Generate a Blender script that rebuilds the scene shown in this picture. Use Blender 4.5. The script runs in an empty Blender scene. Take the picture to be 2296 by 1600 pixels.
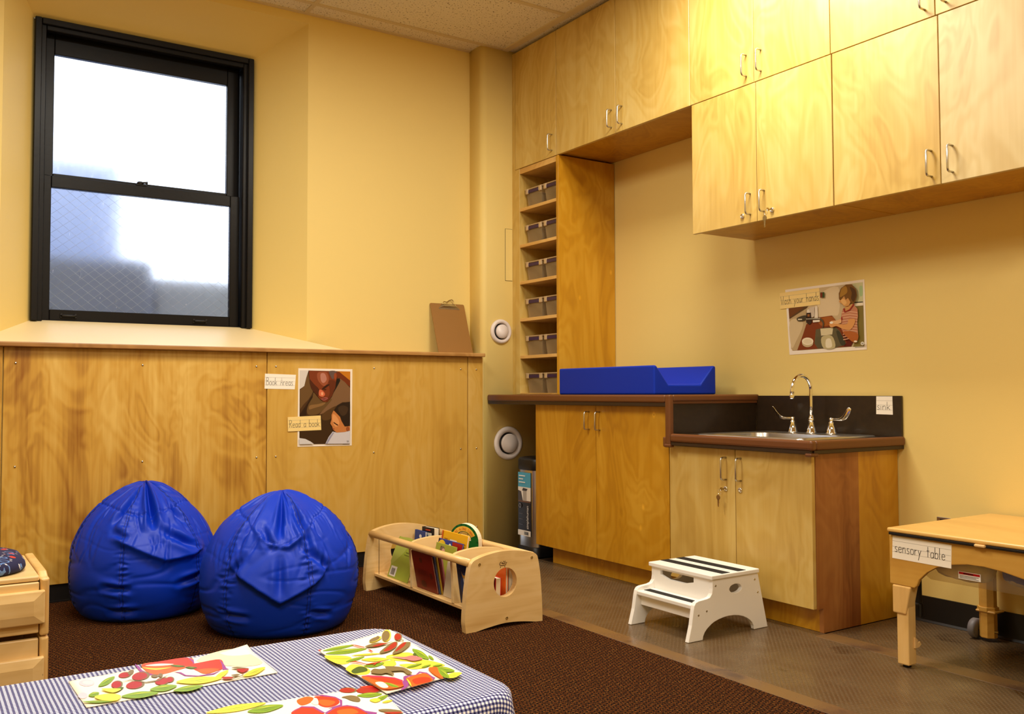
import bpy, bmesh, math, random
from mathutils import Vector, Matrix, noise
from mathutils.geometry import tessellate_polygon

random.seed(7)
S = bpy.context.scene
C = S.collection
D = bpy.data
PI = math.pi

# ------------------------------------------------------------------ camera
YAW, PITCH, ROLL, FPX = math.radians(33.4086), math.radians(2.2227), math.radians(-0.1609), 2052.09
CAM = Vector((0.0, 0.0, 0.91))
_f = Vector((math.sin(YAW)*math.cos(PITCH), math.cos(YAW)*math.cos(PITCH), math.sin(PITCH)))
_r = Vector((math.cos(YAW), -math.sin(YAW), 0))
_u = _r.cross(_f)
_c, _s = math.cos(ROLL), math.sin(ROLL)
CR, CU = _c*_r + _s*_u, -_s*_r + _c*_u
cam = D.objects.new('camera', D.cameras.new('camera'))
C.objects.link(cam)
cam.matrix_world = Matrix(((CR.x, CU.x, -_f.x, CAM.x), (CR.y, CU.y, -_f.y, CAM.y), (CR.z, CU.z, -_f.z, CAM.z), (0, 0, 0, 1)))
cam.data.sensor_fit = 'HORIZONTAL'
cam.data.sensor_width = 36.0
cam.data.lens = 36.0*FPX/2296.0
cam.data.clip_start = 0.05
S.camera = cam

# ------------------------------------------------------------------ world, lights, exposure
S.view_settings.view_transform = 'Standard'
S.view_settings.look = 'None'
S.view_settings.gamma = 1.0
S.view_settings.exposure = 0.0
S.view_settings.use_curve_mapping = False
S.cycles.use_denoising = True
S.cycles.sample_clamp_indirect = 6.0
S.cycles.max_bounces = 12
S.cycles.diffuse_bounces = 5
S.cycles.transparent_max_bounces = 16

W = D.worlds.new('daylight'); S.world = W
W.use_nodes = True
_bg = W.node_tree.nodes['Background']
_bg.inputs[0].default_value = (0.80, 0.88, 1.0, 1)
_bg.inputs[1].default_value = 2.6

def area(name, loc, sx, sy, power, col, spread=150, rot=(0, 0, 0)):
    l = D.lights.new(name, 'AREA'); l.shape = 'RECTANGLE'; l.size = sx; l.size_y = sy
    l.energy = power; l.color = col; l.spread = math.radians(spread)
    o = D.objects.new(name, l); o.location = loc; o.rotation_euler = rot; C.objects.link(o)
    return o
CEIL = 2.952
WARM = (1.0, 0.93, 0.80)
area('ceiling_troffer', (2.460, 2.43, CEIL-0.012), 0.55, 0.55, 52, WARM, 180)       # square fixture close to the wall cabinets, just above the frame
area('ceiling_troffer', (0.640, 2.995, CEIL-0.012), 1.12, 0.52, 52, WARM, 176)      # in front of the window wall
area('ceiling_troffer', (-0.055, 0.575, CEIL-0.012), 1.12, 0.52, 48, WARM, 180)
area('ceiling_troffer', (1.145, -0.635, CEIL-0.012), 1.12, 0.52, 46, WARM, 180)

# ------------------------------------------------------------------ helpers
def ray(u, v):
    return CR*((u-1148.0)/FPX) - CU*((v-800.0)/FPX) + _f
def at(axis, val, u, v):
    """the point of the plane x|y|z = val that the photo shows at pixel u, v"""
    d = ray(u, v)
    return CAM + d*((val-CAM[axis])/d[axis])

def lin(r, g, b):
    f = lambda c: (c/255/12.92) if c/255 <= 0.04045 else ((c/255+0.055)/1.055)**2.4
    return (f(r), f(g), f(b), 1.0)

class MB:
    def __init__(s): s.v = []; s.f = []; s.m = []; s.sm = []; s.uv = None
    def add(s, vs, fs, mi=0, smooth=False):
        o = len(s.v); s.v += [tuple(p) for p in vs]
        for f in fs:
            s.f.append(tuple(o+i for i in f)); s.m.append(mi); s.sm.append(smooth)
        return s
    def box(s, x0, y0, z0, x1, y1, z1, mi=0):
        vs = [(x, y, z) for z in (z0, z1) for y in (y0, y1) for x in (x0, x1)]
        return s.add(vs, [(0, 2, 3, 1), (4, 5, 7, 6), (0, 1, 5, 4), (2, 6, 7, 3), (0, 4, 6, 2), (1, 3, 7, 5)], mi)
    def rbox(s, x0, y0, z0, x1, y1, z1, r=0.003, seg=2, mi=0, smooth=False):
        bm = bmesh.new()
        bmesh.ops.create_cube(bm, size=1.0)
        for v in bm.verts:
            v.co = Vector(((x0+x1)/2+v.co.x*(x1-x0), (y0+y1)/2+v.co.y*(y1-y0), (z0+z1)/2+v.co.z*(z1-z0)))
        r = min(r, 0.49*min(abs(x1-x0), abs(y1-y0), abs(z1-z0)))
        bmesh.ops.bevel(bm, geom=bm.edges[:], offset=r, segments=seg, profile=0.5, affect='EDGES')
        bm.verts.index_update()
        s.add([v.co[:] for v in bm.verts], [[v.index for v in f.verts] for f in bm.faces], mi, smooth)
        bm.free(); return s
    def prism(s, loops, axis, a0, a1, mi=0):
        """outline (and holes) in the two other axes, extruded along axis from a0 to a1"""
        if not isinstance(loops[0][0], (tuple, list)): loops = [loops]
        def P(p, a):
            q = [0, 0, 0]; o = [i for i in range(3) if i != axis]
            q[o[0]], q[o[1]] = p; q[axis] = a; return q
        flat = [p for l in loops for p in l]; n = len(flat)
        tri = tessellate_polygon([[Vector((p[0], p[1], 0)) for p in l] for l in loops])
        fs = [tuple(t) for t in tri] + [tuple(i+n for i in reversed(t)) for t in tri]
        o = 0
        for l in loops:
            k = len(l)
            for i in range(k):
                j = (i+1) % k
                fs.append((o+i, o+j, o+j+n, o+i+n))
            o += k
        return s.add([P(p, a0) for p in flat]+[P(p, a1) for p in flat], fs, mi)
    def tube(s, pts, r, seg=10, mi=0, closed=False):
        pts = [Vector(p) for p in pts]; n = len(pts); rs = r if isinstance(r, (list, tuple)) else [r]*n
        rings = []; up = None
        for i, p in enumerate(pts):
            if closed: t = (pts[(i+1) % n]-pts[i-1]).normalized()
            else: t = (pts[min(i+1, n-1)]-pts[max(i-1, 0)]).normalized()
            if up is None:
                up = Vector((0, 0, 1)) if abs(t.z) < 0.9 else Vector((1, 0, 0))
            a = (up-t*up.dot(t)).normalized(); b = t.cross(a); up = a
            rings.append([p+a*(rs[i]*math.cos(2*PI*k/seg))+b*(rs[i]*math.sin(2*PI*k/seg)) for k in range(seg)])
        vs = [q for R in rings for q in R]; fs = []
        for i in range(n if closed else n-1):
            i2 = (i+1) % n
            for k in range(seg):
                k2 = (k+1) % seg
                fs.append((i*seg+k, i*seg+k2, i2*seg+k2, i2*seg+k))
        if not closed:
            fs += [tuple(reversed(range(seg))), tuple(range((n-1)*seg, n*seg))]
        return s.add(vs, fs, mi, True)
    def lathe(s, prof, center, axis=(0, 0, 1), seg=28, mi=0, smooth=True):
        ax = Vector(axis).normalized(); a = ax.orthogonal().normalized(); b = ax.cross(a); c = Vector(center)
        vs = []; fs = []; n = len(prof)
        for r, h in prof:
            for k in range(seg):
                t = 2*PI*k/seg; vs.append(c+ax*h+a*(r*math.cos(t))+b*(r*math.sin(t)))
        for i in range(n-1):
            for k in range(seg):
                k2 = (k+1) % seg; fs.append((i*seg+k, i*seg+k2, (i+1)*seg+k2, (i+1)*seg+k))
        fs += [tuple(reversed(range(seg))), tuple(range((n-1)*seg, n*seg))]
        return s.add(vs, fs, mi, smooth)
    def poly3(s, pts, mi=0):
        """a flat outline in space, filled"""
        pts = [Vector(p) for p in pts]
        nrm = Vector((0, 0, 0))
        for i in range(len(pts)):
            p, q = pts[i], pts[(i+1) % len(pts)]
            nrm += Vector(((p.y-q.y)*(p.z+q.z), (p.z-q.z)*(p.x+q.x), (p.x-q.x)*(p.y+q.y)))
        if nrm.length < 1e-12: return s
        nrm.normalize(); a = nrm.orthogonal().normalized(); b = nrm.cross(a)
        tri = tessellate_polygon([[Vector((p.dot(a), p.dot(b), 0)) for p in pts]])
        return s.add(pts, [tuple(t) for t in tri], mi)

def root_of(o):
    while o.parent: o = o.parent
    return o
def obj(name, mb, mats, parent=None, loc=None, bevel=None, subsurf=0, local=False, fixn=True, autosm=None):
    """link a builder as ONE mesh object; world coordinates unless local, stored relative to its thing's base"""
    if not isinstance(mats, (list, tuple)): mats = [mats]
    off = Vector((0, 0, 0))
    if not local:
        if parent is not None: off = root_of(parent).location.copy()
        elif loc is not None: off = Vector(loc)
    me = D.meshes.new(name)
    me.from_pydata([tuple(Vector(p)-off) for p in mb.v], [], mb.f)
    for m in mats: me.materials.append(m)
    for i, p in enumerate(me.polygons):
        p.material_index = min(mb.m[i], len(mats)-1); p.use_smooth = mb.sm[i]
    if mb.uv:
        l = me.uv_layers.new(name='UVMap')
        for lp in me.loops: l.data[lp.index].uv = mb.uv[lp.vertex_index]
    if fixn:
        bm = bmesh.new(); bm.from_mesh(me)
        bmesh.ops.recalc_face_normals(bm, faces=bm.faces[:])
        bm.to_mesh(me); bm.free()
    me.update()
    o = D.objects.new(name, me); C.objects.link(o)
    if parent is not None: o.parent = parent
    elif loc is not None: o.location = loc
    if bevel:
        b = o.modifiers.new('edge', 'BEVEL'); b.width = bevel[0]; b.segments = bevel[1]; b.limit_method = 'ANGLE'; b.angle_limit = math.radians(45)
        b.harden_normals = False
    if subsurf:
        m = o.modifiers.new('sub', 'SUBSURF'); m.levels = subsurf; m.render_levels = subsurf
    return o
def tag(o, label=None, cat=None, group=None, kind=None):
    if label: o['label'] = label
    if cat: o['category'] = cat
    if group: o['group'] = group
    if kind: o['kind'] = kind
    return o
def thing(name, label, cat, loc, group=None, rot=None):
    o = D.objects.new(name, None); C.objects.link(o); o.location = loc; o.empty_display_size = 0.1
    if rot: o.rotation_euler = rot
    return tag(o, label, cat, group)
def struct(name, mb, mat, parent=None, label=None, **k):
    o = obj(name, mb, mat, parent, **k)
    if parent is None: o['kind'] = 'structure'
    if label: o['label'] = label
    return o
def copy_tree(o, parent=None):
    c = o.copy(); C.objects.link(c)
    if parent is not None: c.parent = parent
    for ch in list(o.children): copy_tree(ch, c)
    return c
def cat_rom(pts, n=6, closed=True):
    out = []; k = len(pts)
    for i in range(k if closed else k-1):
        if closed: p0, p1, p2, p3 = pts[i-1], pts[i], pts[(i+1) % k], pts[(i+2) % k]
        else: p0, p1, p2, p3 = pts[max(i-1, 0)], pts[i], pts[i+1], pts[min(i+2, k-1)]
        for j in range(n):
            t = j/n
            out.append(tuple(0.5*((2*b)+(-a+c)*t+(2*a-5*b+4*c-d)*t*t+(-a+3*b-3*c+d)*t**3) for a, b, c, d in zip(p0, p1, p2, p3)))
    if not closed: out.append(tuple(pts[-1]))
    return out

# ------------------------------------------------------------------ materials
def new_mat(name):
    m = D.materials.new(name); m.use_nodes = True
    nt = m.node_tree; b = nt.nodes['Principled BSDF']
    return m, nt, b
def nd(nt, t, **k):
    n = nt.nodes.new(t)
    for a, v in k.items():
        if a.startswith('i_'): n.inputs[a[2:].replace('_', ' ')].default_value = v
        else: setattr(n, a, v)
    return n
def ramp(nt, stops, interp='LINEAR'):
    r = nt.nodes.new('ShaderNodeValToRGB'); r.color_ramp.interpolation = interp
    e = r.color_ramp.elements
    while len(e) < len(stops): e.new(0.5)
    for x, (p, c) in zip(e, stops): x.position = p; x.color = c
    return r
def plain(name, col, rough=0.5, metal=0.0, spec=0.5, coat=0.0, bump=0.0, bscale=200.0, var=0.0):
    m, nt, b = new_mat(name)
    b.inputs['Base Color'].default_value = col; b.inputs['Roughness'].default_value = rough
    b.inputs['Metallic'].default_value = metal; b.inputs['Specular IOR Level'].default_value = spec
    b.inputs['Coat Weight'].default_value = coat
    tc = nt.nodes.new('ShaderNodeTexCoord')
    if bump or var:
        n = nd(nt, 'ShaderNodeTexNoise'); n.inputs['Scale'].default_value = bscale; n.inputs['Detail'].default_value = 3
        nt.links.new(tc.outputs['Object'], n.inputs['Vector'])
        if bump:
            bp = nd(nt, 'ShaderNodeBump'); bp.inputs['Strength'].default_value = bump; bp.inputs['Distance'].default_value = 0.002
            nt.links.new(n.outputs['Fac'], bp.inputs['Height']); nt.links.new(bp.outputs['Normal'], b.inputs['Normal'])
        if var:
            mx = nd(nt, 'ShaderNodeMixRGB', blend_type='MULTIPLY'); mx.inputs['Color1'].default_value = col
            r = ramp(nt, [(0.3, (1-var, 1-var, 1-var, 1)), (0.7, (1, 1, 1, 1))])
            nt.links.new(n.outputs['Fac'], r.inputs['Fac']); mx.inputs['Fac'].default_value = 1
            nt.links.new(r.outputs['Color'], mx.inputs['Color2']); nt.links.new(mx.outputs['Color'], b.inputs['Base Color'])
    return m
def wood(name, light, mid, dark, grain=2, rough=0.38, fig=1.0, streak=1.0, scale=1.0, coat=0.0, warp=0.0, knots=False):
    """birch / maple veneer: slow figure, wavy growth lines, fine streaks along the grain axis"""
    m, nt, b = new_mat(name); L = nt.links.new
    tc = nt.nodes.new('ShaderNodeTexCoord'); oi = nt.nodes.new('ShaderNodeObjectInfo')
    k = nd(nt, 'ShaderNodeMath', operation='MULTIPLY'); k.inputs[1].default_value = 53.0; L(oi.outputs['Random'], k.inputs[0])
    ad = nd(nt, 'ShaderNodeVectorMath', operation='ADD'); L(tc.outputs['Object'], ad.inputs[0]); L(k.outputs[0], ad.inputs[1])
    def mapped(across, along):
        mp = nt.nodes.new('ShaderNodeMapping'); sc = [across*scale]*3; sc[grain] = along*scale
        mp.inputs['Scale'].default_value = sc; L(ad.outputs[0], mp.inputs['Vector']); return mp
    a = mapped(3.4, 1.5); n1 = nd(nt, 'ShaderNodeTexNoise'); n1.inputs['Scale'].default_value = 1.0; n1.inputs['Detail'].default_value = 3; n1.inputs['Distortion'].default_value = 0.9
    L(a.outputs[0], n1.inputs['Vector'])
    sn = nd(nt, 'ShaderNodeMath', operation='MULTIPLY'); sn.inputs[1].default_value = 70.0; L(n1.outputs['Fac'], sn.inputs[0])
    si = nd(nt, 'ShaderNodeMath', operation='SINE'); L(sn.outputs[0], si.inputs[0])
    a2 = mapped(70, 2.2); n2 = nd(nt, 'ShaderNodeTexNoise'); n2.inputs['Scale'].default_value = 1.0; n2.inputs['Detail'].default_value = 4; L(a2.outputs[0], n2.inputs['Vector'])
    a3 = mapped(9, 0.8); n3 = nd(nt, 'ShaderNodeTexNoise'); n3.inputs['Scale'].default_value = 1.0; n3.inputs['Detail'].default_value = 4; n3.inputs['Distortion'].default_value = 0.4; L(a3.outputs[0], n3.inputs['Vector'])
    def mul(s, f):
        q = nd(nt, 'ShaderNodeMath', operation='MULTIPLY'); q.inputs[1].default_value = f; L(s, q.inputs[0]); return q.outputs[0]
    def plus(p, q):
        r = nd(nt, 'ShaderNodeMath', operation='ADD'); L(p, r.inputs[0]); L(q, r.inputs[1]); return r.outputs[0]
    tot = plus(plus(mul(n3.outputs['Fac'], 0.55*streak), mul(n1.outputs['Fac'], 0.5*fig)), plus(mul(si.outputs[0], 0.045*fig), mul(n2.outputs['Fac'], 0.24*streak)))
    base = 0.5*(0.55*streak+0.5*fig+0.24*streak)
    r = ramp(nt, [(base-0.20, light), (base+0.02, mid), (base+0.24, dark)]); L(tot, r.inputs['Fac'])
    if knots:
        a5 = mapped(8, 5); v5 = nd(nt, 'ShaderNodeTexVoronoi'); v5.inputs['Scale'].default_value = 1.0; L(a5.outputs[0], v5.inputs['Vector'])
        k5 = ramp(nt, [(0.0, (0.25, 0.2, 0.15, 1)), (0.035, (1.35, 1.4, 1.6, 1)), (0.10, (1, 1, 1, 1))]); L(v5.outputs['Distance'], k5.inputs['Fac'])
        g5 = nd(nt, 'ShaderNodeMath', operation='GREATER_THAN'); g5.inputs[1].default_value = 0.62; sp5 = nt.nodes.new('ShaderNodeSeparateColor'); L(v5.outputs['Color'], sp5.inputs[0]); L(sp5.outputs[0], g5.inputs[0])
        m5 = nd(nt, 'ShaderNodeMixRGB', blend_type='MULTIPLY'); L(g5.outputs[0], m5.inputs['Fac']); L(r.outputs['Color'], m5.inputs['Color1']); L(k5.outputs['Color'], m5.inputs['Color2']); L(m5.outputs['Color'], b.inputs['Base Color'])
    else: L(r.outputs['Color'], b.inputs['Base Color'])
    b.inputs['Roughness'].default_value = rough; b.inputs['Coat Weight'].default_value = coat; b.inputs['Coat Roughness'].default_value = 0.32
    bp = nd(nt, 'ShaderNodeBump'); bp.inputs['Strength'].default_value = 0.12; bp.inputs['Distance'].default_value = 0.002
    if warp:
        a4 = mapped(14, 9); n4 = nd(nt, 'ShaderNodeTexNoise'); n4.inputs['Scale'].default_value = 1.0; L(a4.outputs[0], n4.inputs['Vector'])
        L(plus(mul(n2.outputs['Fac'], 0.3), mul(n4.outputs['Fac'], warp)), bp.inputs['Height'])
    else:
        L(n2.outputs['Fac'], bp.inputs['Height'])
    L(bp.outputs['Normal'], b.inputs['Normal'])
    return m

M = {}
M['paint'] = plain('yellow_wall_paint', (0.82, 0.625, 0.215, 1), 0.55, bump=0.10, bscale=260, spec=0.35)
M['birch'] = wood('birch_ply', (0.70, 0.52, 0.18, 1), (0.60, 0.395, 0.095, 1), (0.43, 0.24, 0.035, 1), rough=0.40, coat=0.4, fig=0.95, streak=0.65)
M['birch_ripple'] = wood('birch_ply_rippled', (0.70, 0.55, 0.26, 1), (0.60, 0.43, 0.165, 1), (0.45, 0.28, 0.075, 1), rough=0.40, coat=0.4, warp=5.0, fig=1.2, streak=0.6)
M['birch_gold'] = wood('birch_ply_golden', (0.62, 0.33, 0.025, 1), (0.52, 0.245, 0.008, 1), (0.36, 0.145, 0.004, 1), rough=0.36, coat=0.15, fig=1.2, streak=0.6, knots=True)
M['birch_red'] = wood('birch_ply_heartwood', (0.44, 0.19, 0.05, 1), (0.34, 0.125, 0.03, 1), (0.20, 0.06, 0.012, 1), rough=0.4)
M['birch_y'] = wood('birch_ply_long', (0.78, 0.50, 0.18, 1), (0.66, 0.38, 0.11, 1), (0.45, 0.22, 0.05, 1), grain=1, rough=0.4)
M['birch_x'] = wood('birch_ply_cross', (0.76, 0.48, 0.17, 1), (0.62, 0.34, 0.09, 1), (0.44, 0.21, 0.045, 1), grain=0, rough=0.4)
M['panel'] = wood('birch_wainscot', (0.74, 0.475, 0.115, 1), (0.60, 0.325, 0.046, 1), (0.30, 0.11, 0.008, 1), rough=0.40, fig=1.0, streak=1.2, coat=0.1)
M['panel_pale'] = wood('birch_wainscot_pale', (0.70, 0.45, 0.12, 1), (0.62, 0.36, 0.062, 1), (0.46, 0.23, 0.028, 1), rough=0.40, fig=0.8, streak=0.7, coat=0.1)
M['edge'] = wood('plywood_edge', (0.55, 0.30, 0.09, 1), (0.40, 0.19, 0.045, 1), (0.22, 0.09, 0.02, 1), grain=0, rough=0.5)
M['maple'] = wood('maple_ply', (0.86, 0.63, 0.32, 1), (0.79, 0.54, 0.23, 1), (0.62, 0.37, 0.12, 1), grain=0, rough=0.33, fig=0.8, coat=0.2)
M['maple_y'] = wood('maple_rail', (0.84, 0.58, 0.27, 1), (0.78, 0.50, 0.20, 1), (0.62, 0.35, 0.11, 1), grain=1, rough=0.33, fig=0.6, coat=0.2)
M['maple_z'] = wood('maple_upright', (0.84, 0.58, 0.25, 1), (0.76, 0.48, 0.17, 1), (0.58, 0.32, 0.09, 1), grain=2, rough=0.35, fig=0.6, coat=0.2)
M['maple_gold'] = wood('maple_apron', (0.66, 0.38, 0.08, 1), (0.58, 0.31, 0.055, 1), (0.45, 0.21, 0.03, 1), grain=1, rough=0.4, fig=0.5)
M['table_top'] = wood('maple_table_top', (0.80, 0.50, 0.16, 1), (0.74, 0.44, 0.12, 1), (0.60, 0.32, 0.08, 1), grain=1, rough=0.33, fig=0.5, streak=0.7, coat=0.2)
M['white'] = plain('white_enamel', lin(246, 243, 238), 0.35)
M['white_plastic'] = plain('white_plastic', lin(226, 214, 208), 0.38)
M['paper'] = plain('white_card', lin(250, 242, 228), 0.7, spec=0.3)
M['manila'] = plain('manila_card', lin(246, 216, 140), 0.7, spec=0.3)
M['ink'] = plain('pencil_black', lin(38, 30, 28), 0.7)
M['rule'] = plain('ruled_line', lin(165, 155, 140), 0.7)
M['black'] = plain('black_rubber', lin(16, 14, 15), 0.45)
M['black_gloss'] = plain('black_gloss_paint', lin(15, 13, 14), 0.36, spec=0.22, bump=0.15, bscale=60)
M['grit'] = plain('black_grip_tape', lin(22, 20, 20), 0.9, bump=0.6, bscale=900)
M['steel'] = plain('brushed_steel', (0.62, 0.60, 0.57, 1), 0.28, 1.0)
M['chrome'] = plain('chrome', (0.86, 0.85, 0.83, 1), 0.05, 1.0)
M['brass'] = plain('old_brass', (0.45, 0.33, 0.14, 1), 0.3, 1.0)
M['screw'] = plain('screw_steel', (0.75, 0.72, 0.66, 1), 0.2, 1.0)
M['gap'] = plain('dark_gap', lin(40, 24, 10), 0.8)
M['laminate'] = plain('dark_brown_laminate', lin(47, 33, 20), 0.35, var=0.35, bscale=40)
M['bumper'] = plain('brown_vinyl_edge', lin(106, 62, 30), 0.38)
M['bumper_dark'] = plain('brown_vinyl_groove', lin(52, 34, 16), 0.5)
M['blue_pad'] = plain('blue_vinyl', (0.001, 0.026, 0.40, 1), 0.5, spec=0.25, bump=0.05, bscale=500)
M['hardboard'] = plain('brown_hardboard', lin(152, 106, 42), 0.6, var=0.12, bscale=700)
M['purple'] = plain('purple_plastic', lin(52, 20, 74), 0.4)

# ------------------------------------------------------------------ surface materials of the room
def carpet_mat():
    m, nt, b = new_mat('brown_loop_carpet'); L = nt.links.new
    tc = nt.nodes.new('ShaderNodeTexCoord'); mp = nt.nodes.new('ShaderNodeMapping')
    mp.inputs['Rotation'].default_value = (0, 0, 0.42); mp.inputs['Scale'].default_value = (1, 1, 1)
    n0 = nd(nt, 'ShaderNodeTexNoise'); n0.inputs['Scale'].default_value = 60; L(tc.outputs['Object'], n0.inputs['Vector'])
    mx0 = nd(nt, 'ShaderNodeMixRGB', blend_type='ADD'); mx0.inputs['Fac'].default_value = 0.006
    L(tc.outputs['Object'], mx0.inputs['Color1']); L(n0.outputs['Color'], mx0.inputs['Color2']); L(mx0.outputs['Color'], mp.inputs['Vector'])
    br = nt.nodes.new('ShaderNodeTexBrick'); br.inputs['Scale'].default_value = 1.0
    br.inputs['Brick Width'].default_value = 0.021; br.inputs['Row Height'].default_value = 0.0115; br.inputs['Mortar Size'].default_value = 0.0030; br.inputs['Mortar Smooth'].default_value = 0.8
    br.inputs['Color1'].default_value = (1, 1, 1, 1); br.inputs['Color2'].default_value = (0, 0, 0, 1); br.inputs['Mortar'].default_value = (0.2, 0.2, 0.2, 1)
    L(mp.outputs[0], br.inputs['Vector'])
    n = nd(nt, 'ShaderNodeTexNoise'); n.inputs['Scale'].default_value = 190; n.inputs['Detail'].default_value = 3; L(tc.outputs['Object'], n.inputs['Vector'])
    r = ramp(nt, [(0.34, (0.010, 0.004, 0.001, 1)), (0.46, (0.060, 0.016, 0.0015, 1)), (0.56, (0.13, 0.032, 0.003, 1)), (0.66, (0.24, 0.115, 0.025, 1))])
    L(n.outputs['Fac'], r.inputs['Fac'])
    mx = nd(nt, 'ShaderNodeMixRGB', blend_type='MULTIPLY'); mx.inputs['Fac'].default_value = 1
    r2 = ramp(nt, [(0.0, (1.1, 1.05, 0.95, 1)), (1.0, (0.10, 0.10, 0.10, 1))]); L(br.outputs['Fac'], r2.inputs['Fac'])
    L(r.outputs['Color'], mx.inputs['Color1']); L(r2.outputs['Color'], mx.inputs['Color2']); L(mx.outputs['Color'], b.inputs['Base Color'])
    inv = nd(nt, 'ShaderNodeMath', operation='SUBTRACT'); inv.inputs[0].default_value = 1.0; L(br.outputs['Fac'], inv.inputs[1])
    bp = nd(nt, 'ShaderNodeBump'); bp.inputs['Strength'].default_value = 0.9; bp.inputs['Distance'].default_value = 0.006
    ad = nd(nt, 'ShaderNodeMath', operation='MULTIPLY_ADD'); ad.inputs[1].default_value = 0.7; L(n.outputs['Fac'], ad.inputs[0]); L(inv.outputs[0], ad.inputs[2])
    L(ad.outputs[0], bp.inputs['Height']); L(bp.outputs['Normal'], b.inputs['Normal'])
    b.inputs['Roughness'].default_value = 0.95; b.inputs['Specular IOR Level'].default_value = 0.15
    return m
def mat_mat(studs):
    m, nt, b = new_mat('studded_vinyl' if studs else 'smooth_vinyl_border'); L = nt.links.new
    tc = nt.nodes.new('ShaderNodeTexCoord')
    n = nd(nt, 'ShaderNodeTexNoise'); n.inputs['Scale'].default_value = 5.5; n.inputs['Detail'].default_value = 5; n.inputs['Distortion'].default_value = 0.6
    L(tc.outputs['Object'], n.inputs['Vector'])
    if studs:
        r = ramp(nt, [(0.36, (0.092, 0.050, 0.020, 1)), (0.60, (0.125, 0.080, 0.040, 1)), (0.72, (0.055, 0.028, 0.012, 1))])
    else:
        r = ramp(nt, [(0.40, (0.19, 0.105, 0.038, 1)), (0.58, (0.16, 0.09, 0.042, 1)), (0.68, (0.085, 0.05, 0.034, 1))])
    L(n.outputs['Fac'], r.inputs['Fac'])
    b.inputs['Roughness'].default_value = 0.30; b.inputs['Specular IOR Level'].default_value = 0.55
    rr = ramp(nt, [(0.4, (0.34, 0.34, 0.34, 1)), (0.7, (0.2, 0.2, 0.2, 1))]); L(n.outputs['Fac'], rr.inputs['Fac']); L(rr.outputs['Color'], b.inputs['Roughness'])
    if studs:
        mp = nt.nodes.new('ShaderNodeMapping'); mp.inputs['Rotation'].default_value = (0, 0, PI/4); mp.inputs['Scale'].default_value = (74, 74, 0.001)
        L(tc.outputs['Object'], mp.inputs['Vector'])
        v = nd(nt, 'ShaderNodeTexVoronoi'); v.inputs['Randomness'].default_value = 0.0; v.inputs['Scale'].default_value = 1.0; L(mp.outputs[0], v.inputs['Vector'])
        rb = ramp(nt, [(0.14, (1, 1, 1, 1)), (0.36, (0, 0, 0, 1))]); L(v.outputs['Distance'], rb.inputs['Fac'])
        bp = nd(nt, 'ShaderNodeBump'); bp.inputs['Strength'].default_value = 0.32; bp.inputs['Distance'].default_value = 0.004
        L(rb.outputs['Color'], bp.inputs['Height']); L(bp.outputs['Normal'], b.inputs['Normal'])
        mx = nd(nt, 'ShaderNodeMixRGB'); L(rb.outputs['Color'], mx.inputs['Fac']); L(r.outputs['Color'], mx.inputs['Color1']); mx.inputs['Color2'].default_value = (0.155, 0.105, 0.058, 1)
        L(mx.outputs['Color'], b.inputs['Base Color'])
    else: L(r.outputs['Color'], b.inputs['Base Color'])
    return m
def tile_mat():
    m, nt, b = new_mat('fissured_ceiling_tile'); L = nt.links.new
    tc = nt.nodes.new('ShaderNodeTexCoord')
    n = nd(nt, 'ShaderNodeTexNoise'); n.inputs['Scale'].default_value = 105; n.inputs['Detail'].default_value = 2.5; n.inputs['Distortion'].default_value = 0.5
    L(tc.outputs['Object'], n.inputs['Vector'])
    r = ramp(nt, [(0.335, (0.20, 0.14, 0.07, 1)), (0.39, (0.82, 0.74, 0.60, 1))]); L(n.outputs['Fac'], r.inputs['Fac'])
    L(r.outputs['Color'], b.inputs['Base Color']); b.inputs['Roughness'].default_value = 0.9
    bp = nd(nt, 'ShaderNodeBump'); bp.inputs['Strength'].default_value = 0.5; bp.inputs['Distance'].default_value = 0.003
    L(r.outputs['Color'], bp.inputs['Height']); L(bp.outputs['Normal'], b.inputs['Normal'])
    return m
M['carpet'] = carpet_mat(); M['vinyl'] = mat_mat(True); M['vinyl_smooth'] = mat_mat(False); M['tile'] = tile_mat()
M['subfloor'] = plain('dark_floor', lin(60, 44, 30), 0.5, var=0.2, bscale=8)
M['grid'] = plain('ceiling_grid_paint', lin(214, 196, 160), 0.5)

# ------------------------------------------------------------------ floor, carpet, walls, ceiling
XL, XR, YN, YW = -1.8, 3.39, -2.2, 4.66
struct('floor', MB().box(XL, YN, -0.06, XR+0.02, 4.9, -0.008), M['subfloor'])
struct('floor_carpet', MB().box(XL, YN, -0.008, 2.19, 4.49, 0.0), M['carpet'])
t = thing('floor_mat', 'grey-brown studded vinyl mat in front of the sink cabinets, bordering the carpet', 'floor mat', (2.54, 1.5, -0.008), 'studded floor mats')
obj('studded_field', MB().box(2.265, YN, -0.008, 2.840, 2.26, -0.001).box(2.265, 2.26, -0.008, 2.904, 4.2, -0.001), M['vinyl'], t)
obj('border', MB().rbox(2.191, YN, -0.008, 2.265, 4.2, 0.0, 0.002, 1), M['vinyl_smooth'], t)
obj('border', MB().rbox(2.840, YN, -0.008, 2.929, 2.26, 0.0, 0.002, 1), M['vinyl_smooth'], t)
t = thing('floor_mat', 'dark studded vinyl mat under the sensory table along the right wall', 'floor mat', (3.16, 0.5, -0.008), 'studded floor mats')
obj('studded_field', MB().box(2.930, YN, -0.008, 3.385, 2.262, -0.001), M['vinyl'], t)
struct('ceiling', MB().box(XL-0.05, YN-0.05, CEIL, XR+0.05, YW+0.1, CEIL+0.05), M['tile'])
ceil = [o for o in C.objects if o.name == 'ceiling'][0]
ys = [4.512-0.605*k for k in range(11)]; xs = [2.945-1.2*k for k in range(4)]
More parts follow.
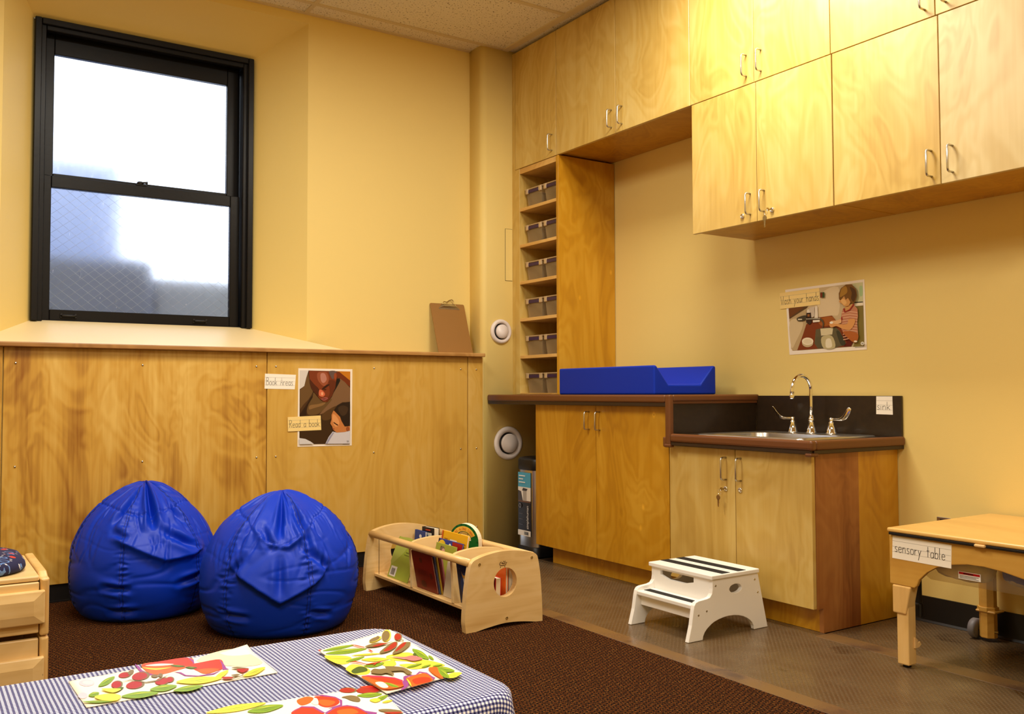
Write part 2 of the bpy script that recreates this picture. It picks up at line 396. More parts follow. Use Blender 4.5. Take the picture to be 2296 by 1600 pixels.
for k, y in enumerate(ys):
    obj('grid_bar', MB().box(XL, y-0.012, CEIL-0.006, 2.93, y+0.012, CEIL), M['grid'], ceil)
for x in xs[1:]:
    obj('grid_bar', MB().box(x-0.012, YN, CEIL-0.005, x+0.012, YW, CEIL), M['grid'], ceil)
obj('wall_angle', MB().box(2.918, YN, CEIL-0.008, 2.958, 4.52, CEIL), M['grid'], ceil)
obj('wall_angle', MB().box(XL, YW-0.022, CEIL-0.007, 2.77, YW, CEIL), M['grid'], ceil)

# window wall: right and left of the splayed recess, its soffit, splays and the wall below the ledge
wb = MB()
RX0, RX1, RZ = 0.33, 1.765, 2.90
wx0, wx1, wz0, wz1, wy = 0.482, 1.553, 1.262, 2.742, 4.95
wb.add([(RX1, YW, 1.0), (2.80, YW, 1.0), (2.80, YW, CEIL), (RX1, YW, CEIL)], [(0, 1, 2, 3)])
wb.add([(XL, YW, 1.0), (RX0, YW, 1.0), (RX0, YW, CEIL), (XL, YW, CEIL)], [(0, 1, 2, 3)])
wb.add([(RX0, YW, RZ), (RX1, YW, RZ), (RX1, YW, CEIL), (RX0, YW, CEIL)], [(0, 1, 2, 3)])
wb.add([(RX1, YW, 1.0), (RX1, YW, RZ), (wx1, wy, wz1), (wx1, wy, 1.0)], [(0, 1, 2, 3)])
wb.add([(RX0, YW, 1.0), (RX0, YW, RZ), (wx0, wy, wz1), (wx0, wy, 1.0)], [(0, 1, 2, 3)])
wb.add([(RX0, YW, RZ), (RX1, YW, RZ), (wx1, wy, wz1), (wx0, wy, wz1)], [(0, 1, 2, 3)])
wb.add([(XL, 4.49, 0), (2.765, 4.49, 0), (2.765, 4.49, 1.12), (XL, 4.49, 1.12)], [(0, 1, 2, 3)])
struct('wall_back', wb, M['paint'], fixn=False)
struct('wall_right', MB().box(XR, YN, -0.05, XR+0.08, 4.8, CEIL+0.02), M['paint'])
struct('wall_left', MB().box(XL-0.08, YN, -0.05, XL, 4.8, CEIL+0.02), M['paint'])
struct('wall_front', MB().box(XL-0.08, YN-0.08, -0.05, XR+0.08, YN, CEIL+0.02), M['paint'])
# rounded pillar in the corner
pr = [(2.775, 4.72)]
for k in range(9):
    a = PI+PI/2*k/8; pr.append((2.775+0.035+0.035*math.cos(a), 4.52+0.035+0.035*math.sin(a)))
pr += [(3.389, 4.52), (3.389, 4.72)]
pm = MB().prism(pr, 2, -0.008, CEIL); pm.sm = [len(f) == 4 for f in pm.f]
struct('wall_pillar', pm, M['paint'], label='rounded yellow corner pillar beside the tall cubby shelf')
# sloping sill inside the recess
sl = MB()
def sx(y, side): 
    k = (y-YW)/(wy-YW)
    return RX0+(wx0-RX0)*k if side < 0 else RX1+(wx1-RX1)*k
def szz(y): return 1.1345+(wz0+0.002-1.1345)*(y-4.47)/(wy-4.47)
vs = []
for y in (4.475, YW, wy+0.02): vs += [(sx(y, -1)+0.0, y, szz(y)), (sx(y, 1), y, szz(y))]
sl.add(vs, [(0, 1, 3, 2), (2, 3, 5, 4)])
M['sill'] = plain('cream_sill_paint', (0.86, 0.70, 0.40, 1), 0.45)
struct('trim_1', sl, M['sill'], label='cream sloping window sill above the plywood wainscot')
# wainscot ledge and plywood sheets
lg = MB().rbox(XL, 4.43, 1.113, 2.742, YW-0.001, 1.1335, 0.004, 2)
struct('trim_2', lg, M['edge'], label='brown plywood ledge running along the top of the wainscot')
def screw_at(p, x, z):
    obj('screw', MB().lathe([(0.0, -0.001), (0.0048, 0.0), (0.004, 0.0022), (0.0015, 0.0032), (0.0, 0.0033)], (x, 4.469, z), (0, -1, 0), 12), M['screw'], p)
SHEETS = [(XL, 0.336, 'panel', []), (0.340, 1.487, 'panel', [(0.385, 1.044), (0.903, 1.042), (1.435, 1.043), (0.389, 0.598), (0.907, 0.598), (1.439, 0.595)]),
          (1.491, 2.646, 'panel_pale', [(1.534, 1.044), (1.536, 0.595), (2.069, 1.042), (2.068, 0.595), (2.601, 1.043), (2.601, 0.595), (2.62, 0.15)]),
          (2.650, 2.747, 'panel_pale', [(2.704, 1.042), (2.704, 0.595), (2.705, 0.152)])]
for k, (a, b, mt, scr) in enumerate(SHEETS):
    p = struct('trim_%d' % (k+3), MB().rbox(a, 4.470, 0.077, b, 4.489, 1.113, 0.0015, 1), M[mt],
               label=['birch wainscot sheet at the far left behind the drawer chest', 'wide birch wainscot sheet behind the left beanbag',
                      'pale birch wainscot sheet with the reading poster', 'narrow birch wainscot strip beside the pillar'][k])
    for s in scr: screw_at(p, *s)
struct('baseboard_back', MB().box(XL, 4.478, 0, 2.75, 4.4895, 0.077).box(XL, 4.468, 0, 2.75, 4.478, 0.006), M['black'])
struct('baseboard_right', MB().box(XR-0.008, YN, 0, XR-0.0005, 2.262, 0.100).prism([(XR-0.014, 0), (XR-0.008, 0), (XR-0.008, 0.008)], 1, YN, 2.262), M['black'])

# ------------------------------------------------------------------ window
def frost_mat():
    m, nt, b = new_mat('frosted_glass'); L = nt.links.new
    b.inputs['Base Color'].default_value = (0.93, 0.95, 1.0, 1); b.inputs['Transmission Weight'].default_value = 1.0
    b.inputs['IOR'].default_value = 1.38
    tc = nt.nodes.new('ShaderNodeTexCoord'); mp = nt.nodes.new('ShaderNodeMapping'); mp.inputs['Scale'].default_value = (40, 1, 14)
    L(tc.outputs['Object'], mp.inputs['Vector'])
    n = nd(nt, 'ShaderNodeTexNoise'); n.inputs['Scale'].default_value = 1.0; n.inputs['Detail'].default_value = 4; L(mp.outputs[0], n.inputs['Vector'])
    r = ramp(nt, [(0.3, (0.22, 0.22, 0.22, 1)), (0.75, (0.28, 0.28, 0.28, 1))]); L(n.outputs['Fac'], r.inputs['Fac']); L(r.outputs['Color'], b.inputs['Roughness'])
    return m
M['frost'] = frost_mat()
win = thing('window_1', 'black-framed double-hung window with frosted panes', 'window', (1.017, wy, wz0)); win['kind'] = 'structure'
fr = MB()
def ring(mb, x0, x1, z0, z1, w, y0, y1, wb_=None, wt=None):
    wb_ = w if wb_ is None else wb_; wt = w if wt is None else wt
    mb.rbox(x0, y0, z0, x0+w, y1, z1, 0.003, 1); mb.rbox(x1-w, y0, z0, x1, y1, z1, 0.003, 1)
    if wt: mb.rbox(x0+w, y0, z1-wt, x1-w, y1, z1, 0.003, 1)
    if wb_: mb.rbox(x0+w, y0, z0, x1-w, y1, z0+wb_, 0.003, 1)
ring(fr, wx0, wx1, wz0, wz1, 0.030, wy-0.035, wy+0.02, 0)
ring(fr, wx0+0.012, wx1-0.012, wz0, wz1-0.012, 0.040, wy-0.015, wy+0.02, 0)
ring(fr, wx0, wx1, wz0-0.02, wz1, 0.034, wy+0.015, wy+0.20, 0.03)
obj('casing', fr, M['black_gloss'], win)
st = MB(); ring(st, wx0+0.036, wx1-0.036, wz0, wz1-0.034, 0.018, wy+0.105, wy+0.125, 0.02)
obj('stop', st, M['black_gloss'], win)
# lower sash (near) and upper sash (further out)
lo = MB(); ring(lo, 0.520, 1.498, wz0, 1.986, 0.050, wy+0.030, wy+0.066, 0.062, 0.058)
los = obj('lower_sash', lo, M['black_gloss'], win)
up = MB(); ring(up, 0.520, 1.498, 1.955, 2.71, 0.060, wy+0.070, wy+0.104, 0.05, 0.105)
ups = obj('upper_sash', up, M['black_gloss'], win)
obj('pane', MB().box(0.562, wy+0.044, 1.318, 1.456, wy+0.050, 1.935), M['frost'], los)
obj('pane', MB().box(0.572, wy+0.084, 2.00, 1.446, wy+0.090, 2.612), M['frost'], ups)
# wire lattice in the lower pane
wr = MB(); x0, x1, z0, z1 = 0.568, 1.45, 1.322, 1.93
k = -30
for sgn in (1, -1):
    for i in range(-40, 60):
        c = i*0.047
        pts = []
        # line z - z0 = sgn*0.80*(x-x0) + c
        for x in (x0, x1):
            pts.append((x, z0+sgn*0.80*(x-x0)+c))
        (xa, za), (xb, zb) = pts
        def clip(xa, za, xb, zb):
            ta, tb = 0.0, 1.0
            for lim, s in ((z0, 1), (z1, -1)):
                fa, fb = s*(za-lim), s*(zb-lim)
                if fa < 0 and fb < 0: return None
                if fa < 0: ta = max(ta, fa/(fa-fb))
                elif fb < 0: tb = min(tb, fa/(fa-fb))
            return (ta, tb) if tb > ta else None
        q = clip(xa, za, xb, zb)
        if q:
            P = lambda t: (xa+(xb-xa)*t, wy+0.0425 + (0.0008 if sgn > 0 else 0), za+(zb-za)*t)
            wr.tube([P(q[0]), P(q[1])], 0.00045, 4)
M['wire'] = plain('thin_wire', (0.62, 0.66, 0.75, 1), 0.4, 0.6)
obj('wire_mesh', wr, M['wire'], los)
la = MB().rbox(0.965, wy+0.030, 1.986, 1.015, wy+0.062, 1.992, 0.002, 1).lathe([(0.0, 0), (0.016, 0), (0.016, 0.010), (0.012, 0.016), (0, 0.017)], (0.985, wy+0.046, 1.992)).tube([(0.985, wy+0.046, 2.002), (1.005, wy+0.036, 2.003), (1.018, wy+0.028, 2.002)], [0.006, 0.005, 0.0075], 8)
obj('latch', la, M['black'], win)
for x in (0.655, 1.292):
    b = MB().rbox(x-0.038, wy+0.024, 1.282, x-0.026, wy+0.032, 1.306, 0.002, 1).rbox(x+0.026, wy+0.024, 1.282, x+0.038, wy+0.032, 1.306, 0.002, 1)
    b.tube([(x-0.032, wy+0.026, 1.294), (x-0.028, wy+0.012, 1.294), (x+0.028, wy+0.012, 1.294), (x+0.032, wy+0.026, 1.294)], 0.005, 8)
    obj('lift_handle', b, M['black'], win)
# outside the window: a dull building wall and a low dark shape, both seen only as blurs through the frosted glass
M['out_wall'] = plain('bluish_render', (0.36, 0.46, 0.74, 1), 0.9)
M['out_dark'] = plain('slate_metal', (0.15, 0.20, 0.34, 1), 0.5)
M['out_ground'] = plain('pale_ground', (0.30, 0.36, 0.52, 1), 0.9)
tag(obj('outdoor_wall', MB().box(-1.2, 6.6, 0.3, 1.19, 6.9, 2.46), M['out_wall'], loc=(0, 6.6, 0.3)), 'bluish grey wall outside, blurred behind the left of the frosted panes', 'wall')
ob = MB().rbox(-1.4, 5.7, 0.30, 1.22, 6.3, 1.71, 0.07, 4)  # plain rounded box standing in for an unidentified dark blur outside
tag(obj('outdoor_shape', ob, M['out_dark'], loc=(0, 6, 0.35)), 'dark slate boxy shape outside, blurred behind the lower frosted pane', 'bin')
tag(obj('outdoor_bank', MB().box(1.24, 5.75, 0.3, 3.4, 6.5, 1.60), M['out_ground'], loc=(2, 6.1, 0.3)), 'low grey bank outside, blurred behind the lower right of the frosted pane', 'bank')  # plain block standing in for an unidentified low grey blur
struct('floor_outside', MB().box(-4, 5.15, 0.2, 6, 12, 0.3), M['out_ground'])

# ------------------------------------------------------------------ fitted cabinets
def pull(x, y, z0, z1, parent, mat='steel'):
    """a bent-wire pull standing 32 mm off the door face at x"""
    d = 0.032; r = 0.004; c = 0.010
    pts = [(x, y, z1), (x-d+c, y, z1), (x-d+0.003, y, z1-0.003), (x-d, y, z1-c), (x-d, y, z0+c), (x-d+0.003, y, z0+0.003), (x-d+c, y, z0), (x, y, z0)]
    return obj('handle', MB().tube(pts, r, 10), M[mat], parent)
def lock(x, y, z, parent):
    l = MB().lathe([(0.0105, 0.0), (0.0105, 0.004), (0.009, 0.0065), (0.0055, 0.0065), (0.005, 0.0055), (0, 0.0055)], (x, y, z), (-1, 0, 0), 20)
    o = obj('lock', l, M['chrome'], parent)
    return o
def cabinet(label, y0, y1, z0, z1, xf, doors, mat='birch', group=None, inner='birch_gold', gap=0.0016, drop=0.010, back=3.388, top=True, th=0.019, extra=None):
    c = thing('wall_cabinet' if z0 > 1 else 'base_cabinet', label, 'cabinet', ((xf+back)/2, (y0+y1)/2, z0), group)
    xb = xf+th+0.002; t = 0.018
    m = MB().box(xb, y0+0.001, z0+drop, back, y0+t, z1-0.001).box(xb, y1-t, z0+drop, back, y1-0.001, z1-0.001)
    m.box(xb, y0+t, z0+drop, back, y1-t, z0+drop+t)
    if top: m.box(xb, y0+t, z1-t, back, y1-t, z1-0.001)
    m.box(back-0.006, y0+t, z0+drop+t, back, y1-t, z1-t)
    obj('carcass', m, M[inner], c)
    ds = []
    for d in doors:
        ya, yb = d['y']
        o = obj('door', MB().rbox(xf, ya+gap, z0+gap, xf+th, yb-gap, z1-gap, 0.0012, 1), M[d.get('mat', mat)], c)
        if 'pull' in d: pull(xf, d['pull'][0], d['pull'][1], d['pull'][2], o)
        if 'lock' in d: lock(xf, d['lock'][0], d['lock'][1], o)
        ds.append(o)
    return c, ds
XF = 2.985
ZT, ZM, ZL = 2.934, 2.2275, 1.629
cabinet('narrow upper cabinet in the corner above the cubby shelf', 4.074, 4.486, ZM, ZT, XF, [dict(y=(4.074, 4.486), pull=(4.113, 2.263, 2.353))], 'birch_y' if 0 else 'birch', 'upper wall cabinets')
cabinet('double-door upper cabinet bridging over the blue changing pad', 3.030, 4.074, ZM, ZT, XF,
        [dict(y=(3.561, 4.074), pull=(3.592, 2.265, 2.355)), dict(y=(3.030, 3.561), pull=(3.510, 2.264, 2.354))], 'birch', 'upper wall cabinets')
cabinet('top-row upper cabinet with the bright highlight, second from the right edge', 2.260, 3.030, ZM, ZT, XF,
        [dict(y=(2.648, 3.030), pull=(2.688, 2.266, 2.358)), dict(y=(2.260, 2.648), pull=(2.607, 2.265, 2.356))], 'birch', 'upper wall cabinets')
cabinet('top-row upper cabinet cut off by the upper right corner of the view', 1.372, 2.260, ZM, ZT, XF,
        [dict(y=(1.822, 2.260), pull=(1.861, 2.262, 2.352)), dict(y=(1.372, 1.822), pull=(1.782, 2.262, 2.352))], 'birch', 'upper wall cabinets')
cabinet('lower-row wall cabinet with keys in its lock, over the faucet', 2.256, 3.021, ZL, ZM, XF,
        [dict(y=(2.639, 3.021), pull=(2.675, 1.666, 1.755), lock=(2.719, 1.665)), dict(y=(2.256, 2.639), pull=(2.599, 1.666, 1.755), lock=(2.557, 1.665))], 'birch', 'upper wall cabinets')
cabinet('lower-row wall cabinet at the right edge above the sensory table', 1.372, 2.254, ZL, ZM, XF,
        [dict(y=(1.813, 2.254), pull=(1.847, 1.663, 1.754)), dict(y=(1.372, 1.813), pull=(1.769, 1.663, 1.755), mat='birch_ripple')], 'birch', 'upper wall cabinets')
struct('trim_7', MB().box(XF+0.002, 4.488, 0.8985, XF+0.02, 4.5195, ZT), M['birch'], label='thin birch filler strip between the pillar and the cubby shelf')

# cubby shelf with twelve clear bins
cb = thing('cubby_shelf', 'tall narrow birch cubby shelf standing on the counter by the pillar', 'shelf', (3.18, 4.265, 0.8985))
ZB = 0.8985
obj('side_panel', MB().rbox(XF, 4.440, ZB, 3.386, 4.4865, ZM-0.001, 0.001, 1), M['birch'], cb)
obj('side_panel', MB().rbox(XF, 4.0545, ZB, 3.386, 4.0765, ZM-0.001, 0.001, 1), M['birch_gold'], cb)
obj('back', MB().box(3.378, 4.0765, ZB, 3.386, 4.440, ZM-0.001), M['birch_gold'], cb)
obj('top', MB().rbox(XF+0.003, 4.0765, 2.195, 3.378, 4.440, ZM-0.001, 0.001, 1), M['birch_y'], cb)
obj('bottom', MB().rbox(XF, 4.0765, ZB, 3.378, 4.440, 0.907, 0.001, 1), M['birch_y'], cb)
LEV = [0.907, 1.125, 1.342, 1.559, 1.776, 1.990]
for z in LEV[1:]:
    obj('shelf', MB().rbox(XF+0.001, 4.0765, z-0.018, 3.378, 4.440, z, 0.001, 1), M['birch_y'], cb)
def clear_mat():
    m, nt, b = new_mat('cloudy_clear_plastic'); L = nt.links.new
    out = nt.nodes['Material Output']
    tr = nt.nodes.new('ShaderNodeBsdfTransparent'); tr.inputs[0].default_value = (0.90, 0.86, 0.80, 1)
    mx = nt.nodes.new('ShaderNodeMixShader'); mx.inputs[0].default_value = 0.42
    b.inputs['Base Color'].default_value = (0.50, 0.38, 0.22, 1); b.inputs['Roughness'].default_value = 0.25
    L(tr.outputs[0], mx.inputs[1]); L(b.outputs[0], mx.inputs[2]); L(mx.outputs[0], out.inputs['Surface'])
    return m
M['clear'] = clear_mat()
M['rim'] = plain('milky_plastic_rim', lin(196, 170, 132), 0.35)
BX0, BX1 = 3.020, 3.350
def bin_thing(label, yc, z):
    b = thing('storage_bin', label, 'bin', ((BX0+BX1)/2, yc, z), 'clear bins in the cubby shelf')
    h = 0.112; w0, w1 = 0.066, 0.079; X0, X1 = BX0+0.014, BX1-0.014
    m = MB(); t = 0.0025
    def sh(d):
        return [(X0+d, yc-w0+d, z+0.0005+d), (X1-d, yc-w0+d, z+0.0005+d), (X1-d, yc+w0-d, z+0.0005+d), (X0+d, yc+w0-d, z+0.0005+d),
                (BX0+0.005+d, yc-w1+d, z+h), (BX1-0.005-d, yc-w1+d, z+h), (BX1-0.005-d, yc+w1-d, z+h), (BX0+0.005+d, yc+w1-d, z+h)]
    m.add(sh(0), [(0, 3, 2, 1), (0, 1, 5, 4), (1, 2, 6, 5), (2, 3, 7, 6), (3, 0, 4, 7)])
    obj('body', m, M['clear'], b)
    r = MB(); w2 = 0.0875
    r.rbox(BX0, yc-w2, z+h-0.003, BX0+0.012, yc+w2, z+h+0.004, 0.002, 1).rbox(BX1-0.012, yc-w2, z+h-0.003, BX1, yc+w2, z+h+0.004, 0.002, 1)
    r.rbox(BX0+0.012, yc-w2, z+h-0.003, BX1-0.012, yc-w2+0.010, z+h+0.004, 0.002, 1).rbox(BX0+0.012, yc+w2-0.010, z+h-0.003, BX1-0.012, yc+w2, z+h+0.004, 0.002, 1)
    for s in (-1, 1): r.rbox(BX0-0.003, yc+s*0.066-0.013, z+h-0.028, BX0+0.010, yc+s*0.066+0.013, z+h+0.004, 0.003, 1)
    obj('rim', r, M['rim'], b)
    obj('grip', MB().rbox(BX0-0.002, yc-0.052, z+h-0.025, BX0+0.004, yc+0.052, z+h-0.006, 0.002, 1), M['purple'], b)
    return b
NTH = ['bottom', 'second', 'third', 'fourth', 'fifth', 'top']
for k, z in enumerate(LEV):
    for s, yc in (('left', 4.348), ('right', 4.165)):
        bin_thing('clear bin with purple grip, %s one on the %s shelf of the cubby' % (s, NTH[k]+(' ' if k in (0, 5) else '-lowest ' if k else ' ')), yc, z)

# base cabinets
XB = 2.850
bc, bd = cabinet('tall base cabinet with golden doors under the changing counter', 3.046, 4.091, 0.091, 0.848, XB,
        [dict(y=(3.568, 4.091), pull=(3.621, 0.725, 0.813)), dict(y=(3.046, 3.568), pull=(3.536, 0.724, 0.813))], 'birch_gold', None, drop=0.0)
obj('toe_kick', MB().rbox(2.905, 3.04, -0.001, 2.923, 4.010, 0.0905, 0.001, 1), M['birch_gold'], bc)
sc, sd = cabinet('short base cabinet with key-locked doors under the sink', 2.2895, 3.044, 0.091, 0.674, XB,
        [dict(y=(2.654, 3.044), pull=(2.704, 0.546, 0.637), lock=(2.706, 0.508)), dict(y=(2.270, 2.654), pull=(2.622, 0.547, 0.638), lock=(2.626, 0.509))], 'birch', None, drop=0.0, top=False)
obj('toe_kick', MB().rbox(2.905, 2.2895, -0.001, 2.923, 3.040, 0.0905, 0.001, 1), M['birch_gold'], sc)
sp = [(2.8705, 0.091), (2.905, 0.091), (2.905, -0.001), (3.130, -0.001), (3.130, 0.6745), (2.8705, 0.6745)]
tag(obj('side_panel', MB().prism(sp, 1, 2.270, 2.289), M['birch_red'], sc), 'reddish heartwood side panel')
obj('side_panel', MB().box(3.130, 2.270, -0.001, 3.386, 2.289, 0.6745), M['birch_gold'], sc)

# changing counter (tall) and its brown vinyl edging
ct = thing('countertop', 'brown-edged tall counter slab carrying the blue changing pad and cubby', 'countertop', (3.1, 3.76, 0.85))
obj('slab', MB().box(2.826, 3.014, 0.8495, 3.3885, 4.519, 0.898), M['laminate'], ct)
obj('splash_panel', MB().box(2.830, 3.008, 0.7245, 3.377, 3.014, 0.862), M['laminate'], ct)
e = MB().rbox(2.806, 3.026, 0.862, 2.830, 4.519, 0.8985, 0.009, 3)
obj('front_edge', e, M['bumper'], ct)
obj('edge_groove', MB().rbox(2.812, 3.03, 0.845, 2.828, 4.519, 0.864, 0.002, 1), M['bumper_dark'], ct)
obj('side_edge', MB().rbox(2.832, 2.996, 0.868, 3.3885, 3.016, 0.8985, 0.008, 3).rbox(2.83, 3.002, 0.857, 3.3885, 3.012, 0.870, 0.002, 1), M['bumper'], ct)
obj('corner_post', MB().rbox(2.806, 2.994, 0.676, 2.834, 3.026, 0.8985, 0.008, 3).rbox(2.803, 3.020, 0.668, 2.83, 3.036, 0.712, 0.005, 2).rbox(2.803, 2.99, 0.666, 2.83, 3.03, 0.682, 0.005, 2), M['bumper'], ct)

# sink counter
kt = thing('sink_countertop', 'low brown-edged counter around the steel sink', 'countertop', (3.1, 2.62, 0.68))
HX0, HX1, HY0, HY1 = 2.885, 3.255, 2.372, 2.868
m = MB().box(2.826, 2.25, 0.6755, HX0, 3.007, 0.7235).box(HX1, 2.25, 0.6755, 3.3885, 3.007, 0.7235).box(HX0, 2.25, 0.6755, HX1, HY0, 0.7235).box(HX0, HY1, 0.6755, HX1, 3.007, 0.7235)
obj('slab', m, M['laminate'], kt)
obj('backsplash', MB().rbox(3.377, 2.243, 0.7235, 3.3885, 3.007, 0.892, 0.001, 1), M['laminate'], kt)
obj('front_edge', MB().rbox(2.804, 2.240, 0.6905, 2.830, 2.993, 0.7275, 0.010, 3), M['bumper'], kt)
obj('side_edge', MB().rbox(2.832, 2.232, 0.6905, 3.3885, 2.256, 0.7275, 0.010, 3).rbox(2.803, 2.231, 0.6895, 2.834, 2.256, 0.7278, 0.010, 3), M['bumper'], kt)
obj('edge_groove', MB().rbox(2.812, 2.246, 0.6755, 2.828, 2.993, 0.692, 0.002, 1).rbox(2.828, 2.240, 0.6755, 3.3885, 2.252, 0.692, 0.002, 1), M['bumper_dark'], kt)
obj('corner_block', MB().rbox(2.806, 2.236, 0.6665, 2.850, 2.268, 0.680, 0.005, 2), M['bumper'], kt)

# sink
sk = thing('sink', 'stainless steel drop-in sink in the low brown counter', 'sink', (3.08, 2.62, 0.7235))
def rr(x0, y0, x1, y1, r, n=6):
    o = []
    for cx, cy, a0 in ((x1-r, y1-r, 0), (x0+r, y1-r, PI/2), (x0+r, y0+r, PI), (x1-r, y0+r, 3*PI/2)):
        for k in range(n+1):
            a = a0+PI/2*k/n; o.append((cx+r*math.cos(a), cy+r*math.sin(a)))
    return o
def loft(mb, rings, mi=0, smooth=True):
    n = len(rings[0]); vs = [p for R in rings for p in R]; fs = []
    for i in range(len(rings)-1):
        for k in range(n):
            k2 = (k+1) % n; fs.append((i*n+k, i*n+k2, (i+1)*n+k2, (i+1)*n+k))
    return mb.add(vs, fs, mi, smooth)
R3 = lambda pts, z: [(x, y, z) for x, y in pts]
rim = MB()
loft(rim, [R3(rr(2.868, 2.327, 3.345, 2.905, 0.03), 0.7236), R3(rr(2.869, 2.328, 3.344, 2.904, 0.03), 0.7275), R3(rr(2.873, 2.332, 3.340, 2.900, 0.03), 0.7300),
           R3(rr(2.890, 2.378, 3.230, 2.862, 0.06), 0.7290), R3(rr(2.893, 2.383, 3.225, 2.857, 0.06), 0.7265)])
obj('rim', rim, M['steel'], sk)
bs = MB(); loft(bs, [R3(rr(2.893, 2.383, 3.225, 2.857, 0.06), 0.7265), R3(rr(2.900, 2.39, 3.218, 2.85, 0.06), 0.700), R3(rr(2.91, 2.40, 3.205, 2.84, 0.07), 0.620),
                    R3(rr(2.94, 2.43, 3.175, 2.81, 0.06), 0.603), R3(rr(3.05, 2.60, 3.07, 2.62, 0.009), 0.601)])
bs.add(R3(rr(3.05, 2.60, 3.07, 2.62, 0.009), 0.601), [tuple(range(28))])
obj('basin', bs, M['steel'], sk)
# faucet
fc = thing('faucet', 'chrome gooseneck faucet with two wing handles behind the sink', 'faucet', (3.29, 2.62, 0.730))
FX = 3.292
bell = [(0.0245, 0.0), (0.0245, 0.004), (0.021, 0.008), (0.017, 0.028), (0.012, 0.044), (0.0125, 0.047), (0.010, 0.050)]
obj('spout_base', MB().lathe(bell+[(0.0135, 0.052), (0.0145, 0.058), (0.012, 0.066), (0.0095, 0.070), (0.009, 0.076), (0, 0.076)], (FX, 2.62, 0.7300), seg=24), M['chrome'], fc)
pts = [(FX, 2.62, 0.795), (FX, 2.62, 0.85), (FX, 2.62, 0.918)]
for k in range(1, 15):
    a = PI*k/15*1.03; pts.append((FX-0.062+0.062*math.cos(a), 2.62, 0.918+0.062*math.sin(a)))
lx, lz = pts[-1][0], pts[-1][2]
pts += [(lx-0.001, 2.62, lz-0.012), (lx-0.002, 2.62, 0.896)]
obj('spout', MB().tube(pts, 0.0082, 14), M['chrome'], fc)
obj('aerator', MB().lathe([(0.0098, 0), (0.0105, 0.004), (0.0105, 0.018), (0.009, 0.022), (0, 0.022)], (lx-0.002, 2.62, 0.880), seg=18), M['chrome'], fc)
for s, y in ((1, 2.722), (-1, 2.517)):
    h = obj('tap', MB().lathe(bell+[(0.0078, 0.052), (0.0085, 0.058), (0.0085, 0.068), (0, 0.069)], (FX, y, 0.7300), seg=24), M['chrome'], fc)
    w = MB(); prof = [(0.004, 0.0625, 0.0048), (0.03, 0.0622, 0.0050), (0.046, 0.0622, 0.0060), (0.060, 0.0655, 0.0085), (0.074, 0.0740, 0.0110), (0.086, 0.0880, 0.0115), (0.096, 0.1040, 0.0105), (0.101, 0.1120, 0.0070)]
    vs = []
    for i, (d, z, hw) in enumerate(prof):
        p0, p1 = prof[max(i-1, 0)], prof[min(i+1, len(prof)-1)]; tx, tz = p1[0]-p0[0], p1[1]-p0[1]; l = math.hypot(tx, tz)
        for q in (-1, 1):
            for dx in (-0.0020, 0.0020):
                vs.append((FX-0.10*d+dx-(0.012*q*(d/0.1)**2 if s > 0 else 0), y+s*(d-q*hw*tz/l), 0.7300+z+q*hw*tx/l))
    fs = []
    for i in range(len(prof)-1):
        a, b = 4*i, 4*i+4
        fs += [(a, a+1, b+1, b), (a+2, b+2, b+3, a+3), (a, b, b+2, a+2), (a+1, a+3, b+3, b+1)]
    n = 4*(len(prof)-1); fs += [(0, 2, 3, 1), (n, n+1, n+3, n+2)]
    w.add(vs, fs, 0, True)
    obj('wing_handle', w, M['chrome'], h, bevel=(0.0015, 2))

# keys hanging in two locks
def key_set(label, x, y, z, s):
    k = thing('key', label, 'key', (x, y, z))
    obj('key_in_lock', MB().prism([(y-0.001, z-0.003), (y+0.001, z-0.003), (y+0.001, z+0.003), (y-0.001, z+0.003)], 0, x-0.024, x-0.0045).rbox(x-0.036, y-0.001, z-0.007, x-0.022, y+0.001, z+0.007, 0.0009, 1), M['brass'], k)
    rg = [(x-0.032+0.004*math.cos(2*PI*i/16), y+s*0.006+0.012*math.cos(2*PI*i/16), z-0.012+0.012*math.sin(2*PI*i/16)) for i in range(16)]
    obj('ring', MB().tube(rg, 0.0009, 6, closed=True), M['chrome'], k)
    yy = y+s*0.012; zz = z-0.024
    out = [(yy+0.0105*math.cos(2*PI*i/18+PI/2), zz-0.011+0.0105*math.sin(2*PI*i/18+PI/2)) for i in range(18)]
    blade = [(yy-0.0045, zz-0.020), (yy-0.004, zz-0.035), (yy-0.002, zz-0.037), (yy-0.0035, zz-0.040), (yy-0.0015, zz-0.043), (yy-0.003, zz-0.046), (yy, zz-0.051), (yy+0.003, zz-0.047), (yy+0.0045, zz-0.020)]
    obj('hanging_key', MB().prism(out, 0, x-0.034, x-0.032).prism(blade, 0, x-0.034, x-0.032), M['brass'], k)
key_set('brass key with a spare hanging from the left lock under the sink', XB, 2.706, 0.508, 1)
key_set('shiny key with a spare hanging from the wall cabinet lock above the sink', XF, 2.557, 1.665, 1)

